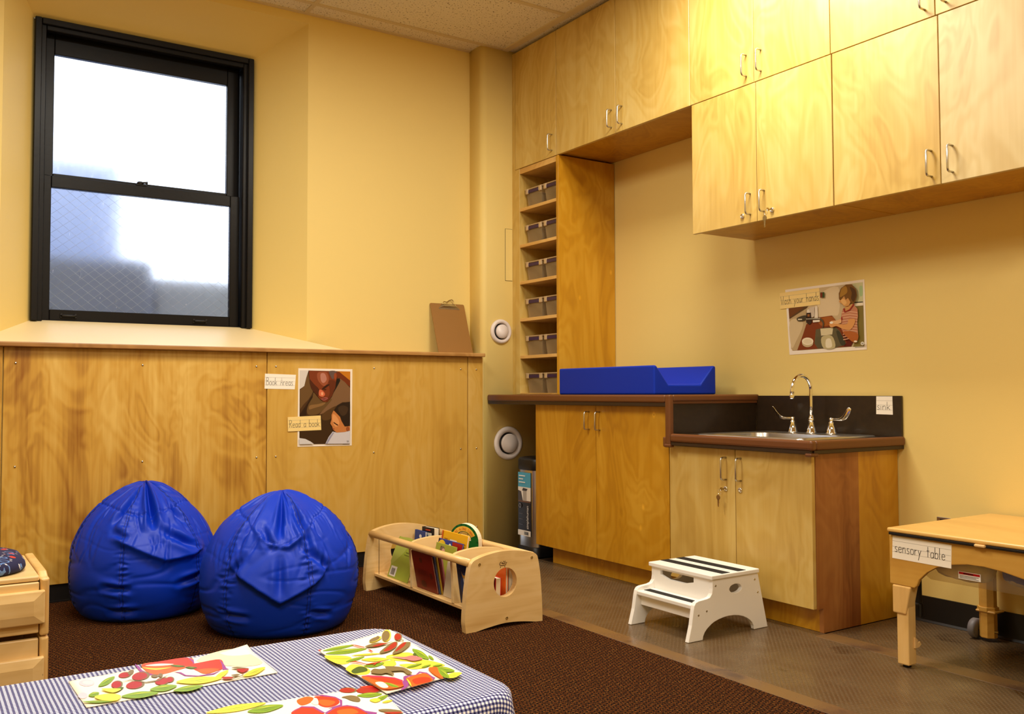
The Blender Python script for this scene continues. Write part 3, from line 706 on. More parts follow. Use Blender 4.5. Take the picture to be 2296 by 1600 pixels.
# ------------------------------------------------------------------ handwriting
GL = {
 'B': (.50, [[(0, 0), (0, 1)], [(0, 1), (.30, .97), (.40, .80), (.28, .60), (.02, .53)], [(.02, .53), (.36, .46), (.46, .24), (.34, .05), (0, 0)]]),
 'R': (.50, [[(0, 0), (0, 1)], [(0, 1), (.30, .97), (.40, .78), (.28, .58), (.02, .50)], [(.10, .50), (.44, 0)]]),
 'A': (.52, [[(0, 0), (.23, 1), (.46, 0)], [(.08, .36), (.38, .36)]]),
 'W': (.68, [[(0, 1), (.14, 0), (.30, .80), (.44, 0), (.60, 1)]]),
 'o': (.44, [[(.20, .5), (.05, .42), (0, .24), (.06, .05), (.20, 0), (.34, .06), (.38, .24), (.33, .42), (.20, .5)]]),
 'k': (.40, [[(0, 0), (0, 1)], [(.30, .50), (.02, .20)], [(.10, .28), (.36, 0)]]),
 'r': (.32, [[(0, 0), (0, .5)], [(0, .32), (.10, .46), (.26, .46)]]),
 'e': (.44, [[(.02, .27), (.36, .30), (.30, .46), (.16, .5), (.03, .38), (.02, .16), (.14, 0), (.28, .02), (.38, .10)]]),
 'a': (.44, [[(.36, .42), (.22, .5), (.05, .40), (.02, .16), (.13, 0), (.30, .08), (.36, .20)], [(.36, .5), (.36, 0)]]),
 's': (.36, [[(.28, .44), (.15, .5), (.04, .40), (.10, .28), (.24, .20), (.28, .08), (.15, 0), (0, .06)]]),
 'd': (.44, [[(.36, .42), (.22, .5), (.05, .40), (.02, .16), (.13, 0), (.30, .08), (.36, .20)], [(.36, 1), (.36, 0)]]),
 'b': (.44, [[(0, 1), (0, 0)], [(0, .36), (.14, .5), (.30, .44), (.36, .24), (.28, .04), (.14, 0), (0, .08)]]),
 'h': (.42, [[(0, 0), (0, 1)], [(0, .30), (.12, .48), (.26, .46), (.32, .28), (.33, 0)]]),
 'y': (.42, [[(0, .5), (.17, .05)], [(.36, .5), (.17, .05), (.02, -.42)]]),
 'u': (.44, [[(0, .5), (.01, .15), (.12, 0), (.28, .08), (.34, .24)], [(.35, .5), (.35, 0)]]),
 'n': (.42, [[(0, 0), (0, .5)], [(0, .30), (.13, .48), (.26, .45), (.32, .28), (.33, 0)]]),
 'i': (.14, [[(0, 0), (0, .5)], [(0, .66), (0.01, .68)]]),
 't': (.38, [[(.16, 0), (.16, .95)], [(0, .58), (.34, .58)]]),
 'l': (.16, [[(0, 0), (0, 1)]]),
 '1': (.30, [[(0, .8), (.12, 1), (.12, 0)]]), '4': (.48, [[(.30, 0), (.30, 1), (0, .3), (.42, .3)]]),
 ' ': (.42, []),
}
CURVY = set('BRoeasdbhyun')
def strokes(text, gap=0.10):
    out = []; x = 0
    for ch in text:
        w, st = GL[ch]
        for s in st:
            q = [(x+a, b) for a, b in s]
            if len(q) > 2 and ch in CURVY: q = cat_rom(q, 5, False)
            out.append(q)
        x += w+gap
    return out, x-gap
def ribbon(mb, pts, w, F, off, mi=0):
    """a flat pen stroke on the plane frame F(u, v, offset)"""
    n = len(pts); L = []; R_ = []
    for i in range(n):
        a = pts[max(i-1, 0)]; b = pts[min(i+1, n-1)]
        dx, dy = b[0]-a[0], b[1]-a[1]; l = math.hypot(dx, dy) or 1
        nx, ny = -dy/l*w/2, dx/l*w/2
        L.append(F(pts[i][0]+nx, pts[i][1]+ny, off)); R_.append(F(pts[i][0]-nx, pts[i][1]-ny, off))
    mb.add(L+R_, [(i, i+1, n+i+1, n+i) for i in range(n-1)], mi)
def quad_frame(bl, br, tl, nrm):
    """frame in metres: u along the bottom edge, v up, off along the normal"""
    bl, br, tl = Vector(bl), Vector(br), Vector(tl); ex = (br-bl).normalized(); ey = (tl-bl)
    ey = (ey-ex*ey.dot(ex)).normalized(); n = Vector(nrm).normalized()
    return (lambda u, v, o=0.0: bl+ex*u+ey*v+n*o), (br-bl).length, (tl-bl).dot(ey)
def word_card(label, corners, nrm, text, mat='paper', size=0.5, x0=0.08, base=0.27, pen=0.0016, rules=(0.25, 0.52, 0.76), fitw=None, th=0.0008):
    """corners: tl, tr, br, bl in world space"""
    tl, tr, br, bl = [Vector(p) for p in corners]
    F, w, h = quad_frame(bl, br, tl, nrm); n = Vector(nrm).normalized()
    c = MB(); P = [bl, br, tr, tl]
    c.add([p for p in P]+[p+n*th for p in P], [(0, 3, 2, 1), (4, 5, 6, 7), (0, 1, 5, 4), (1, 2, 6, 5), (2, 3, 7, 6), (3, 0, 4, 7)])
    o = obj('word_card', c, M[mat], loc=(bl+tr)/2); tag(o, label, 'card')
    rl = MB()
    for r in rules: ribbon(rl, [(0.001, h*r), (w-0.001, h*r)], 0.0009, F, th+0.0002)
    obj('ruled_lines', rl, M['rule'], o)
    st, tw = strokes(text); asc = size*h; sx_ = asc*0.80
    if fitw: sx_ = fitw*w/tw
    t = MB()
    for s in st:
        ribbon(t, [(x0*w+a*sx_, base*h+b*asc) for a, b in s], pen, F, th+0.0004)
    obj('lettering', t, M['ink'], o)
    return o
PY = 4.4695
def crop(ox, oy, s): return lambda u, v: (ox+u/s, oy+v/s)
k1 = crop(560, 790, 6.6667); k2 = crop(1720, 600, 6.957)
word_card('white card reading Book Areas on the plywood left of the reading poster', [at(1, PY, *k1(*p)) for p in ((228, 315), (690, 333), (672, 550), (220, 540))], (0, -1, 0), 'Book Areas', size=0.50, x0=0.055, base=0.25, fitw=0.88)
word_card('cream card reading Read a book overlapping the lower left of the reading poster', [at(1, PY-0.0032, *k1(*p)) for p in ((566, 965), (1060, 940), (1068, 1157), (570, 1180))], (0, -1, 0), 'Read a book', 'manila', size=0.50, x0=0.05, base=0.27, fitw=0.90)
word_card('cream card reading Wash your hands overlapping the upper left of the wall poster', [at(0, 3.3865, *k2(*p)) for p in ((198, 395), (815, 315), (828, 572), (205, 645))], (-1, 0, 0), 'Wash your hands', 'manila', size=0.50, x0=0.025, base=0.26, fitw=0.95)
word_card('small square white card reading sink on the dark backsplash', [at(0, 3.3765, 1660+a/5.74, 820+b/5.74) for a, b in ((1750, 390), (1957, 390), (1964, 628), (1750, 620))], (-1, 0, 0), 'sink', size=0.44, x0=0.06, base=0.26, fitw=0.80)

# ------------------------------------------------------------------ photo posters
COL = {}
def cmat(r, g, b, rough=0.4):
    k = (r, g, b)
    if k not in COL: COL[k] = plain('print_%d_%d_%d' % k, lin(r, g, b), rough, spec=0.35)
    return COL[k]
def picture(name, parent, layers, P, step=0.00022, start=0.0006, n=4):
    """flat colour shapes of a printed picture; P maps trace coordinates and a lift to the sheet"""
    mb = MB(); mats = []
    for i, (col, pts, sm) in enumerate(layers):
        m = cmat(*col)
        if m not in mats: mats.append(m)
        q = cat_rom(pts, n) if sm else pts
        mb.poly3([P(a, b, start+step*i) for a, b in q], mats.index(m))
    return obj(name, mb, mats, parent, fixn=False)
def ell(cx, cy, rx, ry, n=14, rot=0.0):
    return [(cx+rx*math.cos(2*PI*k/n)*math.cos(rot)-ry*math.sin(2*PI*k/n)*math.sin(rot), cy+rx*math.cos(2*PI*k/n)*math.sin(rot)+ry*math.sin(2*PI*k/n)*math.cos(rot)) for k in range(n)]
def sheet(name, label, cat, corners, nrm, mat, th=0.0012):
    P = [Vector(p) for p in corners]; n = Vector(nrm)
    c = MB().add(P+[p+n*th for p in P], [(0, 1, 2, 3), (7, 6, 5, 4), (0, 4, 5, 1), (1, 5, 6, 2), (2, 6, 7, 3), (3, 7, 4, 0)])
    return tag(obj(name, c, mat, loc=(P[0]+P[2])/2, bevel=None), label, cat)
M['glossy_paper'] = plain('glossy_photo_border', lin(246, 234, 218), 0.3)
po = sheet('poster', 'white-bordered photo poster of a man bending over a child, on the plywood', 'poster', [at(1, PY, *k1(*p)) for p in ((725, 235), (1533, 250), (1522, 1388), (712, 1408))], (0, -1, 0), M['glossy_paper'])
A1 = lambda u, v, o: at(1, PY-0.0012-o, *k1(u, v))
L1 = [
 ((74, 46, 22), [(748, 265), (1503, 283), (1498, 1360), (742, 1370)], 0),
 ((214, 206, 198), [(748, 265), (880, 267), (845, 375), (815, 500), (747, 548)], 0),
 ((196, 118, 24), [(1316, 279), (1503, 283), (1500, 470), (1380, 380), (1300, 330)], 0),
 ((112, 44, 14), [(1305, 300), (1330, 281), (1501, 420), (1500, 512), (1400, 430), (1300, 370)], 0),
 ((122, 88, 58), [(1330, 375), (1420, 440), (1500, 530), (1500, 745), (1385, 742), (1290, 800), (1180, 880), (1040, 930), (1130, 800), (1230, 660), (1290, 500)], 0),
 ((104, 74, 40), [(748, 560), (815, 500), (870, 300), (890, 400), (930, 520), (950, 580), (880, 700), (800, 780), (750, 850)], 0),
 ((100, 72, 38), [(950, 600), (1010, 660), (1110, 740), (1230, 690), (1150, 800), (1020, 920), (880, 930), (855, 860), (880, 760)], 1),
 ((134, 98, 56), [(900, 790), (1020, 770), (1130, 745), (1090, 790), (960, 830), (890, 850)], 1),
 ((44, 22, 8), [(950, 570), (930, 640), (840, 790), (748, 925), (748, 945), (850, 940), (845, 870), (880, 770), (940, 670)], 0),
 ((58, 36, 14), [(748, 945), (1080, 930), (1240, 860), (1260, 1180), (1180, 1260), (1130, 1362), (955, 1365), (850, 1300), (745, 1262)], 0),
 ((84, 56, 26), [(1080, 930), (1200, 840), (1290, 800), (1250, 880), (1210, 990), (1100, 1010)], 1),
 ((20, 14, 10), [(1300, 400), (1345, 380), (1352, 420), (1300, 520), (1240, 620), (1280, 520)], 0),
 ((122, 52, 22), [(885, 272), (1040, 275), (1300, 280), (1312, 330), (1290, 430), (1280, 520), (1230, 640), (1165, 738), (1100, 735), (1045, 690), (1010, 640), (960, 590), (912, 510), (893, 400)], 0),
 ((74, 30, 12), [(895, 400), (960, 470), (1030, 540), (1040, 600), (1020, 645), (960, 590), (912, 510)], 1),
 ((150, 78, 48), [(1020, 300), (1150, 300), (1180, 420), (1120, 500), (1060, 470), (1010, 390)], 1),
 ((182, 122, 104), [(1060, 320), (1120, 315), (1150, 400), (1105, 455), (1065, 420)], 1),
 ((96, 40, 16), [(1180, 420), (1280, 430), (1275, 520), (1225, 640), (1160, 735), (1150, 700), (1200, 600)], 1),
 ((98, 76, 70), [(1185, 279), (1292, 281), (1270, 360), (1240, 400), (1205, 350)], 1),
 ((152, 66, 30), ell(1278, 355, 20, 52), 0),
 ((48, 18, 8), [(1085, 535), (1150, 482), (1195, 478), (1130, 530), (1095, 552)], 1),
 ((60, 24, 10), [(1095, 545), (1150, 548), (1130, 562)], 0),
 ((208, 104, 68), [(1040, 560), (1085, 565), (1125, 620), (1095, 662), (1035, 640)], 1),
 ((232, 160, 120), ell(1082, 615, 18, 26), 0),
 ((158, 82, 74), [(1065, 692), (1140, 668), (1170, 688), (1110, 718)], 1),
 ((80, 30, 20), [(1068, 692), (1165, 682), (1110, 700)], 0),
 ((206, 201, 206), [(1240, 1180), (1300, 1195), (1500, 1168), (1498, 1360), (1130, 1363), (1180, 1260)], 0),
 ((150, 148, 170), [(1245, 1190), (1262, 1195), (1160, 1363), (1135, 1363), (1190, 1260)], 0),
 ((212, 208, 206), [(742, 1277), (830, 1290), (910, 1330), (960, 1366), (742, 1370)], 0),
 ((196, 122, 64), [(1250, 868), (1330, 900), (1420, 1000), (1440, 1105), (1499, 1098), (1498, 1165), (1420, 1186), (1300, 1196), (1240, 1150), (1235, 1110), (1203, 1060), (1222, 1000), (1222, 930)], 0),
 ((222, 152, 92), [(1245, 920), (1300, 960), (1340, 1050), (1300, 1110), (1255, 1080), (1235, 1000)], 1),
 ((36, 22, 14), [(1262, 868), (1310, 790), (1400, 746), (1499, 735), (1498, 1090), (1420, 1106), (1370, 1020), (1350, 960), (1300, 910)], 0),
 ((62, 42, 26), [(1320, 830), (1400, 790), (1470, 830), (1440, 920), (1370, 940)], 1),
 ((150, 80, 42), ell(1465, 1140, 26, 34), 0),
 ((60, 30, 14), [(1252, 1035), (1322, 1080), (1316, 1094), (1254, 1052)], 0),
 ((150, 70, 50), [(1238, 1130), (1275, 1140), (1245, 1152)], 0),
]
picture('photo', po, L1, A1)
num = MB(); st, tw = strokes('14')
FN = lambda u, v, o: A1(u, v, o+0.010)
for s in st: ribbon(num, [(1455+a*28, 1334-b*22) for a, b in s], 5, FN, 0)
ribbon(num, [(1388, 1372), (1494, 1368)], 5, lambda u, v, o: A1(u, v, 0.0004), 0)
obj('page_number', num, M['ink'], po)

pw = sheet('poster', 'white-bordered photo poster of a child washing hands, on the wall above the faucet', 'poster', [at(0, 3.389, *k2(*p)) for p in ((285, 345), (1518, 180), (1558, 1275), (352, 1358))], (-1, 0, 0), M['glossy_paper'])
A2 = lambda u, v, o: at(0, 3.3878-o, *k2(u, v))
STR = []
for k in range(11):
    y = 690+k*42
    STR.append(((226, 176, 140), [(1165+k*2, y+6), (1290, y-14), (1408, y+2), (1410, y+14), (1290, y-2), (1166+k*2, y+18)], 0))
L2 = [
 ((204, 180, 138), [(330, 375), (1490, 225), (1515, 1220), (400, 1292), (376, 1262)], 0),
 ((222, 200, 160), [(830, 420), (1110, 300), (1120, 700), (1020, 745), (800, 760)], 1),
 ((206, 204, 156), [(1330, 246), (1490, 226), (1496, 530), (1370, 545), (1400, 400)], 0),
 ((170, 196, 140), [(1440, 300), (1485, 290), (1490, 420), (1450, 440)], 1),
 ((40, 30, 14), [(1365, 535), (1495, 526), (1495, 540), (1362, 550)], 0),
 ((238, 226, 200), [(1358, 552), (1497, 541), (1500, 586), (1362, 600)], 0),
 ((128, 112, 52), [(1362, 602), (1499, 588), (1515, 1220), (1340, 1232), (1420, 1000), (1405, 700)], 0),
 ((190, 164, 120), [(334, 632), (604, 600), (612, 890), (560, 1040), (470, 1286), (398, 1291), (376, 1262)], 0),
 ((214, 192, 150), [(350, 850), (500, 800), (560, 900), (450, 1150), (380, 1240)], 1),
 ((112, 62, 16), [(334, 632), (582, 604), (470, 692), (346, 780)], 0),
 ((90, 62, 28), [(582, 604), (640, 600), (600, 640), (350, 800), (346, 780), (470, 692)], 0),
 ((128, 54, 14), [(608, 890), (700, 790), (1010, 745), (1080, 830), (1200, 990), (1340, 1150), (1300, 1226), (780, 1262), (470, 1286), (560, 1040)], 0),
 ((164, 90, 30), [(800, 800), (1000, 760), (1060, 830), (960, 900), (840, 900)], 1),
 ((96, 20, 6), [(1160, 1000), (1345, 1150), (1310, 1226), (1190, 1232), (1240, 1160)], 0),
 ((96, 86, 58), [(760, 962), (900, 932), (1075, 930), (1130, 980), (1232, 1180), (1190, 1212), (1060, 1246), (790, 1258), (738, 1180)], 0),
 ((216, 202, 162), [(830, 950), (1030, 935), (1015, 1040), (842, 1060)], 0),
 ((88, 82, 56), [(770, 1080), (830, 1070), (860, 1250), (800, 1250), (745, 1180)], 0),
 ((192, 178, 132), [(850, 1082), (1010, 1062), (1060, 1244), (880, 1252)], 1),
 ((230, 220, 190), [(920, 1120), (990, 1110), (1010, 1230), (920, 1240)], 1),
 ((60, 58, 40), [(1080, 1000), (1130, 1000), (1220, 1180), (1150, 1200)], 1),
 ((200, 180, 140), ell(632, 1172, 88, 66, 18), 0), ((240, 226, 198), ell(632, 1146, 90, 58, 18), 0), ((226, 210, 178), ell(632, 1150, 66, 38, 16), 0),
 ((232, 218, 196), [(745, 610), (765, 590), (785, 610), (795, 782), (740, 784)], 0),
 ((206, 190, 170), [(655, 625), (738, 605), (735, 760), (690, 780), (670, 690)], 0),
 ((50, 26, 12), [(614, 700), (682, 698), (700, 850), (660, 890), (608, 850)], 0), ((228, 216, 196), [(625, 655), (655, 645), (672, 700), (618, 704)], 0), ((150, 90, 30), [(628, 726), (662, 722), (664, 760), (632, 762)], 0),
 ((64, 56, 40), [(470, 780), (600, 740), (605, 800), (560, 830), (480, 830)], 1), ((224, 214, 186), [(480, 795), (545, 795), (545, 812), (482, 816)], 0),
 ((84, 74, 54), [(600, 792), (830, 780), (872, 815), (888, 870), (872, 940), (858, 940), (868, 870), (845, 830), (815, 806), (602, 812)], 0),
 ((220, 212, 190), [(604, 796), (826, 785), (826, 792), (606, 802)], 0),
 ((238, 226, 206), [(712, 818), (820, 812), (822, 842), (714, 852)], 0),
 ((56, 76, 30), [(828, 385), (893, 380), (893, 466), (828, 466)], 0), ((120, 44, 20), [(830, 390), (862, 388), (862, 466), (830, 466)], 0),
 ((208, 152, 88), [(1232, 596), (1352, 552), (1330, 620), (1240, 690), (1196, 650)], 0),
 ((192, 126, 92), [(1182, 640), (1240, 690), (1350, 575), (1410, 640), (1418, 760), (1402, 850), (1422, 1050), (1400, 1150), (1352, 1168), (1250, 1090), (1160, 960), (1146, 830), (1165, 700)], 0),
] + STR + [
 ((176, 96, 40), [(1180, 1000), (1300, 990), (1420, 1040), (1400, 1150), (1350, 1165), (1260, 1095)], 1),
 ((150, 30, 24), [(1186, 640), (1206, 625), (1216, 680), (1280, 650), (1345, 562), (1362, 566), (1290, 668), (1205, 698)], 0),
 ((160, 30, 26), ell(1164, 790, 9, 26), 0),
 ((218, 154, 88), [(1270, 806), (1372, 806), (1345, 910), (1282, 970), (1180, 952), (1080, 910), (1000, 932), (968, 882), (1012, 848), (1090, 872), (1190, 884), (1255, 868)], 1),
 ((228, 178, 124), [(1000, 830), (1080, 822), (1150, 806), (1150, 860), (1080, 876), (1010, 858)], 1),
 ((246, 238, 222), ell(1002, 856, 28, 18), 0),
 ((208, 150, 84), [(1140, 470), (1200, 420), (1280, 470), (1300, 545), (1270, 590), (1228, 606), (1190, 590), (1170, 560), (1120, 535)], 0),
 ((228, 178, 110), [(1150, 500), (1200, 490), (1240, 540), (1210, 580), (1170, 555)], 1),
 ((118, 76, 18), [(1120, 480), (1118, 400), (1150, 320), (1230, 262), (1320, 258), (1386, 330), (1402, 430), (1372, 530), (1330, 566), (1290, 520), (1262, 470), (1225, 500), (1200, 440), (1150, 505), (1128, 500)], 0),
 ((164, 118, 40), [(1160, 330), (1230, 290), (1250, 380), (1180, 440), (1135, 450)], 1),
 ((78, 46, 10), [(1290, 300), (1370, 340), (1385, 440), (1350, 530), (1310, 480), (1320, 390)], 1),
 ((240, 226, 200), ell(1378, 1148, 28, 14), 0),
 ((246, 240, 224), ell(1487, 1180, 27, 27, 18), 0),
]
picture('photo', pw, L2, A2)
num = MB(); st, tw = strokes('11')
for s in st: ribbon(num, [(1474+a*36, 1193-b*26) for a, b in s], 7, lambda u, v, o: A2(u, v, 0.0170), 0)
ribbon(num, [(1372, 1243), (1510, 1233)], 6, lambda u, v, o: A2(u, v, 0.0004), 0)
obj('page_number', num, M['ink'], pw)

# ------------------------------------------------------------------ clipboard leaning on the wall
cl = thing('clipboard', 'brown hardboard clipboard leaning against the yellow wall on the ledge', 'clipboard', (2.61, 4.57, 1.1335))
lean = lambda z: 4.545+(z-1.1335)*0.36
b = MB(); zt = 1.428
q = rr(2.502, 0.0, 2.728, zt-1.134, 0.008, 3)
vs = [(x, 4.545+z*0.36, 1.134+z) for x, z in q]; n = len(vs)
b.add(vs+[(x, y+0.0035, z) for x, y, z in vs], [tuple(range(n)), tuple(reversed(range(n, 2*n)))]+[(i, (i+1) % n, n+(i+1) % n, n+i) for i in range(n)])
obj('board', b, M['hardboard'], cl)
cm = MB()
def CP(x, z, o): return (x, 4.545+(z-1.134)*0.36-o, z-o*0.34)
cm.add([CP(2.555, 1.395, .001), (CP(2.690, 1.395, .001)), CP(2.690, 1.402, .003), CP(2.555, 1.402, .003), CP(2.585, 1.420, .018), CP(2.660, 1.420, .018), CP(2.580, 1.428, .006), CP(2.665, 1.428, .006)],
       [(0, 1, 2, 3), (3, 2, 5, 4), (4, 5, 7, 6), (3, 4, 6), (2, 7, 5)])
obj('clip', cm, M['steel'], cl)
wm = MB().tube([CP(2.585, 1.420, .012), CP(2.575, 1.432, .016), CP(2.590, 1.444, .014), CP(2.610, 1.440, .010), CP(2.628, 1.452, .012), CP(2.645, 1.458, .014), CP(2.655, 1.448, .013), CP(2.650, 1.432, .012), CP(2.662, 1.420, .010)], 0.0026, 8)
obj('spring', wm, M['brass'], cl)

# ------------------------------------------------------------------ round vents, access panel, outlet
def vent(label, x, z, r):
    v = thing('round_vent', label, 'vent', (x, 4.52, z), 'round white vents')
    obj('ring', MB().lathe([(r, 0.0), (r, 0.006), (r*0.96, 0.014), (r*0.85, 0.019), (r*0.72, 0.016), (r*0.66, 0.008), (r*0.64, 0.001)], (x, 4.5195, z), (0, -1, 0), 40), M['white_plastic'], v)
    obj('throat', MB().lathe([(r*0.66, 0.0), (r*0.66, 0.002), (0, 0.002)], (x, 4.5195, z), (0, -1, 0), 32), M['black'], v)
    obj('disc', MB().lathe([(r*0.50, 0.008), (r*0.57, 0.014), (r*0.57, 0.022), (r*0.53, 0.027), (0, 0.029)], (x, 4.5195, z), (0, -1, 0), 40), M['white_plastic'], v)
vent('smaller round white vent on the pillar just above the counter', 2.900, 1.268, 0.072)
vent('larger round white vent on the pillar below the counter', 2.950, 0.613, 0.098)
ap = thing('access_panel', 'flush painted access hatch on the pillar beside the cubby', 'hatch', (2.955, 4.52, 1.72))
obj('gap', MB().box(2.934, 4.5190, 1.570, 2.985, 4.5198, 1.880), M['gap'], ap)
obj('door', MB().rbox(2.936, 4.5178, 1.572, 2.985, 4.5192, 1.878, 0.0005, 1), M['paint'], ap)
ol = thing('outlet', 'small steel outlet cover low on the wall behind the sensory table', 'outlet', (3.39, 2.075, 0.40))
obj('plate', MB().rbox(3.386, 2.045, 0.345, 3.3898, 2.105, 0.418, 0.002, 1), M['steel'], ol)
obj('socket', MB().rbox(3.384, 2.060, 0.355, 3.387, 2.090, 0.382, 0.002, 1).rbox(3.384, 2.060, 0.388, 3.387, 2.090, 0.412, 0.002, 1), M['black'], ol)

# ------------------------------------------------------------------ blue changing pad
X0, X1, Y0, Y1, Z0 = 2.846, 3.243, 3.135, 3.868, 0.8985
prof = [(X0, Z0), (X1, Z0), (X1, 1.034), (X1-0.018, 1.036), (X1-0.105, 0.946), (X0+0.088, 0.946), (X0+0.016, 1.033), (X0, 1.034)]
pm = MB(); NY = 10; ring_ = []
for j in range(NY+1):
    y = Y0+(Y1-Y0)*j/NY
    ring_.append([(x, y, z) for x, z in prof])
loft(pm, ring_, 0, False); n = len(prof)
pm.add([p for p in ring_[0]], [tuple(range(n))]); pm.add([p for p in ring_[-1]], [tuple(reversed(range(n)))])
# merge the end caps with the side so that the bevel rounds the edges
bm = bmesh.new()
vv = [bm.verts.new(p) for p in pm.v]
for f in pm.f:
    try: bm.faces.new([vv[i] for i in f])
    except ValueError: pass
bmesh.ops.remove_doubles(bm, verts=bm.verts, dist=0.0005); bmesh.ops.dissolve_limit(bm, angle_limit=0.02, verts=bm.verts, edges=bm.edges); bmesh.ops.recalc_face_normals(bm, faces=bm.faces)
bm.verts.index_update()
pm = MB(); pm.add([v.co[:] for v in bm.verts], [[v.index for v in f.verts] for f in bm.faces]); bm.free()
tag(obj('changing_pad', pm, M['blue_pad'], loc=(3.04, 3.5, Z0), bevel=(0.008, 3)), 'royal blue contoured changing pad lying on the tall counter', 'changing pad')

# ------------------------------------------------------------------ trash can beside the tall cabinet
tc_ = thing('trash_can', 'slim steel step trash can with black lid in the gap under the counter', 'trash can', (3.05, 4.27, 0))
tr = lambda d: rr(2.898-d, 4.170-d, 3.235+d, 4.352+d, 0.045)
bd_ = MB(); loft(bd_, [R3(tr(0), 0.050), R3(tr(0), 0.478)]); obj('body', bd_, M['steel'], tc_)
ld = MB(); loft(ld, [R3(tr(0.003), 0.476), R3(tr(0.005), 0.482), R3(tr(0.005), 0.528), R3(tr(0.0), 0.542), R3(tr(-0.02), 0.548)]); ld.add(R3(tr(-0.02), 0.548), [tuple(range(28))]); obj('lid', ld, M['black'], tc_)
bb = MB(); loft(bb, [R3(tr(0.006), 0.0), R3(tr(0.006), 0.050), R3(tr(0.0), 0.054)]); bb.add(R3(tr(0.006), 0.0), [tuple(reversed(range(28)))]); obj('base', bb, M['black'], tc_)
obj('pedal', MB().rbox(2.842, 4.225, 0.022, 2.905, 4.300, 0.032, 0.004, 2), M['steel'], tc_)
lx0 = 2.8968
lab = MB().box(lx0-0.0008, 4.205, 0.11, lx0+0.0012, 4.330, 0.462, 0)
obj('label', lab, cmat(24, 22, 26), tc_)
FL = lambda u, v, o: (lx0-0.0008-o, 4.330-u, 0.11+v)
picture('label_print', tc_, [((24, 22, 26), [(0, 0), (0.125, 0), (0.125, 0.352), (0, 0.352)], 0), ((78, 168, 206), [(0, 0.270), (0.125, 0.270), (0.125, 0.352), (0, 0.352)], 0), ((238, 232, 224), [(0, 0.195), (0.125, 0.195), (0.125, 0.270), (0, 0.270)], 0),
    ((70, 62, 58), [(0, 0.188), (0.05, 0.188), (0.03, 0.245), (0, 0.25)], 0), ((60, 58, 60), [(0.04, 0.250), (0.085, 0.250), (0.095, 0.262), (0.05, 0.266)], 0), ((176, 168, 158), [(0.05, 0.192), (0.085, 0.192), (0.085, 0.250), (0.05, 0.250)], 0), ((110, 70, 40), [(0.0, 0.186), (0.125, 0.186), (0.125, 0.194), (0.0, 0.194)], 0),
    ((238, 232, 224), [(0, 0), (0.125, 0), (0.125, 0.030), (0, 0.030)], 0)]
    + [((30, 28, 28), [(0.06+0.006*k, 0.006), (0.0625+0.006*k+0.001*(k % 3), 0.006), (0.0625+0.006*k+0.001*(k % 3), 0.024), (0.06+0.006*k, 0.024)], 0) for k in range(8)]
    + [((238, 240, 242), [(0.012, 0.330-0.018*k), (0.075-0.02*(k % 2), 0.330-0.018*k), (0.075-0.02*(k % 2), 0.336-0.018*k), (0.012, 0.336-0.018*k)], 0) for k in range(3)]
    + [((90, 88, 96), [(0.015, 0.06+0.03*k), (0.05, 0.06+0.03*k), (0.05, 0.063+0.03*k), (0.015, 0.063+0.03*k)], 0) for k in range(3)]
    + [((150, 150, 160), ell(0.025, 0.165, 0.012, 0.012), 0), ((24, 22, 26), ell(0.025, 0.165, 0.009, 0.009), 0)], FL, start=0.0004)
def text_mesh(body, size, mat, parent, frame, name='lettering', spacing=1.0):
    """lettering in the built-in typeface, laid on frame(u, v)"""
    cu = D.curves.new('lettering', 'FONT'); cu.body = body; cu.size = size; cu.space_character = spacing; cu.resolution_u = 3
    to = D.objects.new('tmp', cu); C.objects.link(to)
    me = D.meshes.new_from_object(to.evaluated_get(bpy.context.evaluated_depsgraph_get()))
    D.objects.remove(to); D.curves.remove(cu)
    mb = MB().add([frame(v.co.x, v.co.y) for v in me.vertices], [tuple(p.vertices) for p in me.polygons])
    D.meshes.remove(me)
    return obj(name, mb, mat, parent, fixn=False)
text_mesh('simplehuman', 0.030, cmat(236, 232, 228), tc_, lambda u, v: FL(0.108-v, 0.040+u*0.82, 0.0050))
obj('side_sticker', MB().rbox(2.985, 4.1683, 0.056, 3.09, 4.1697, 0.085, 0.0005, 1), M['white'], tc_)

# ------------------------------------------------------------------ white step stool
ss = thing('step_stool', 'white two-step wooden stool with black grip strips in front of the sink cabinet', 'step stool', (2.6, 2.62, 0))
sd_ = [(2.380, 0.0), (2.398, 0.06), (2.408, 0.115), (2.412, 0.130), (2.420, 0.140), (2.434, 0.144), (2.475, 0.147), (2.492, 0.151), (2.503, 0.163), (2.506, 0.180), (2.506, 0.214), (2.745, 0.214)]
sd_ += [(2.752, 0.208), (2.803, 0.0), (2.728, 0.0)]
sd_ += [(2.591+0.137*math.cos(a), 0.070*math.sin(a)) for a in [PI*k/16 for k in range(1, 16)]]
sd_ += [(2.454, 0.0)]
hole = [(2.628+0.033*math.cos(2*PI*k/24), 0.168+0.017*math.sin(2*PI*k/24)) for k in range(24)]
for y in (2.452, 2.768):
    p = obj('side_panel', MB().prism([sd_, hole], 1, y, y+0.018), M['white'], ss, bevel=(0.003, 2))
    if y < 2.6:
        for (x, z) in ((2.432, 0.093), (2.474, 0.103), (2.521, 0.190), (2.732, 0.190), (2.748, 0.140)):
            obj('screw', MB().lathe([(0.0042, 0), (0.0042, 0.0012), (0.0028, 0.0016), (0.0012, 0.0008), (0, 0.0008)], (x, y, z), (0, -1, 0), 14), M['screw'], p)
obj('top_step', MB().rbox(2.496, 2.445, 0.214, 2.752, 2.793, 0.230, 0.003, 2), M['white'], ss)
obj('lower_step', MB().rbox(2.412, 2.470, 0.113, 2.522, 2.768, 0.129, 0.003, 2), M['white'], ss)
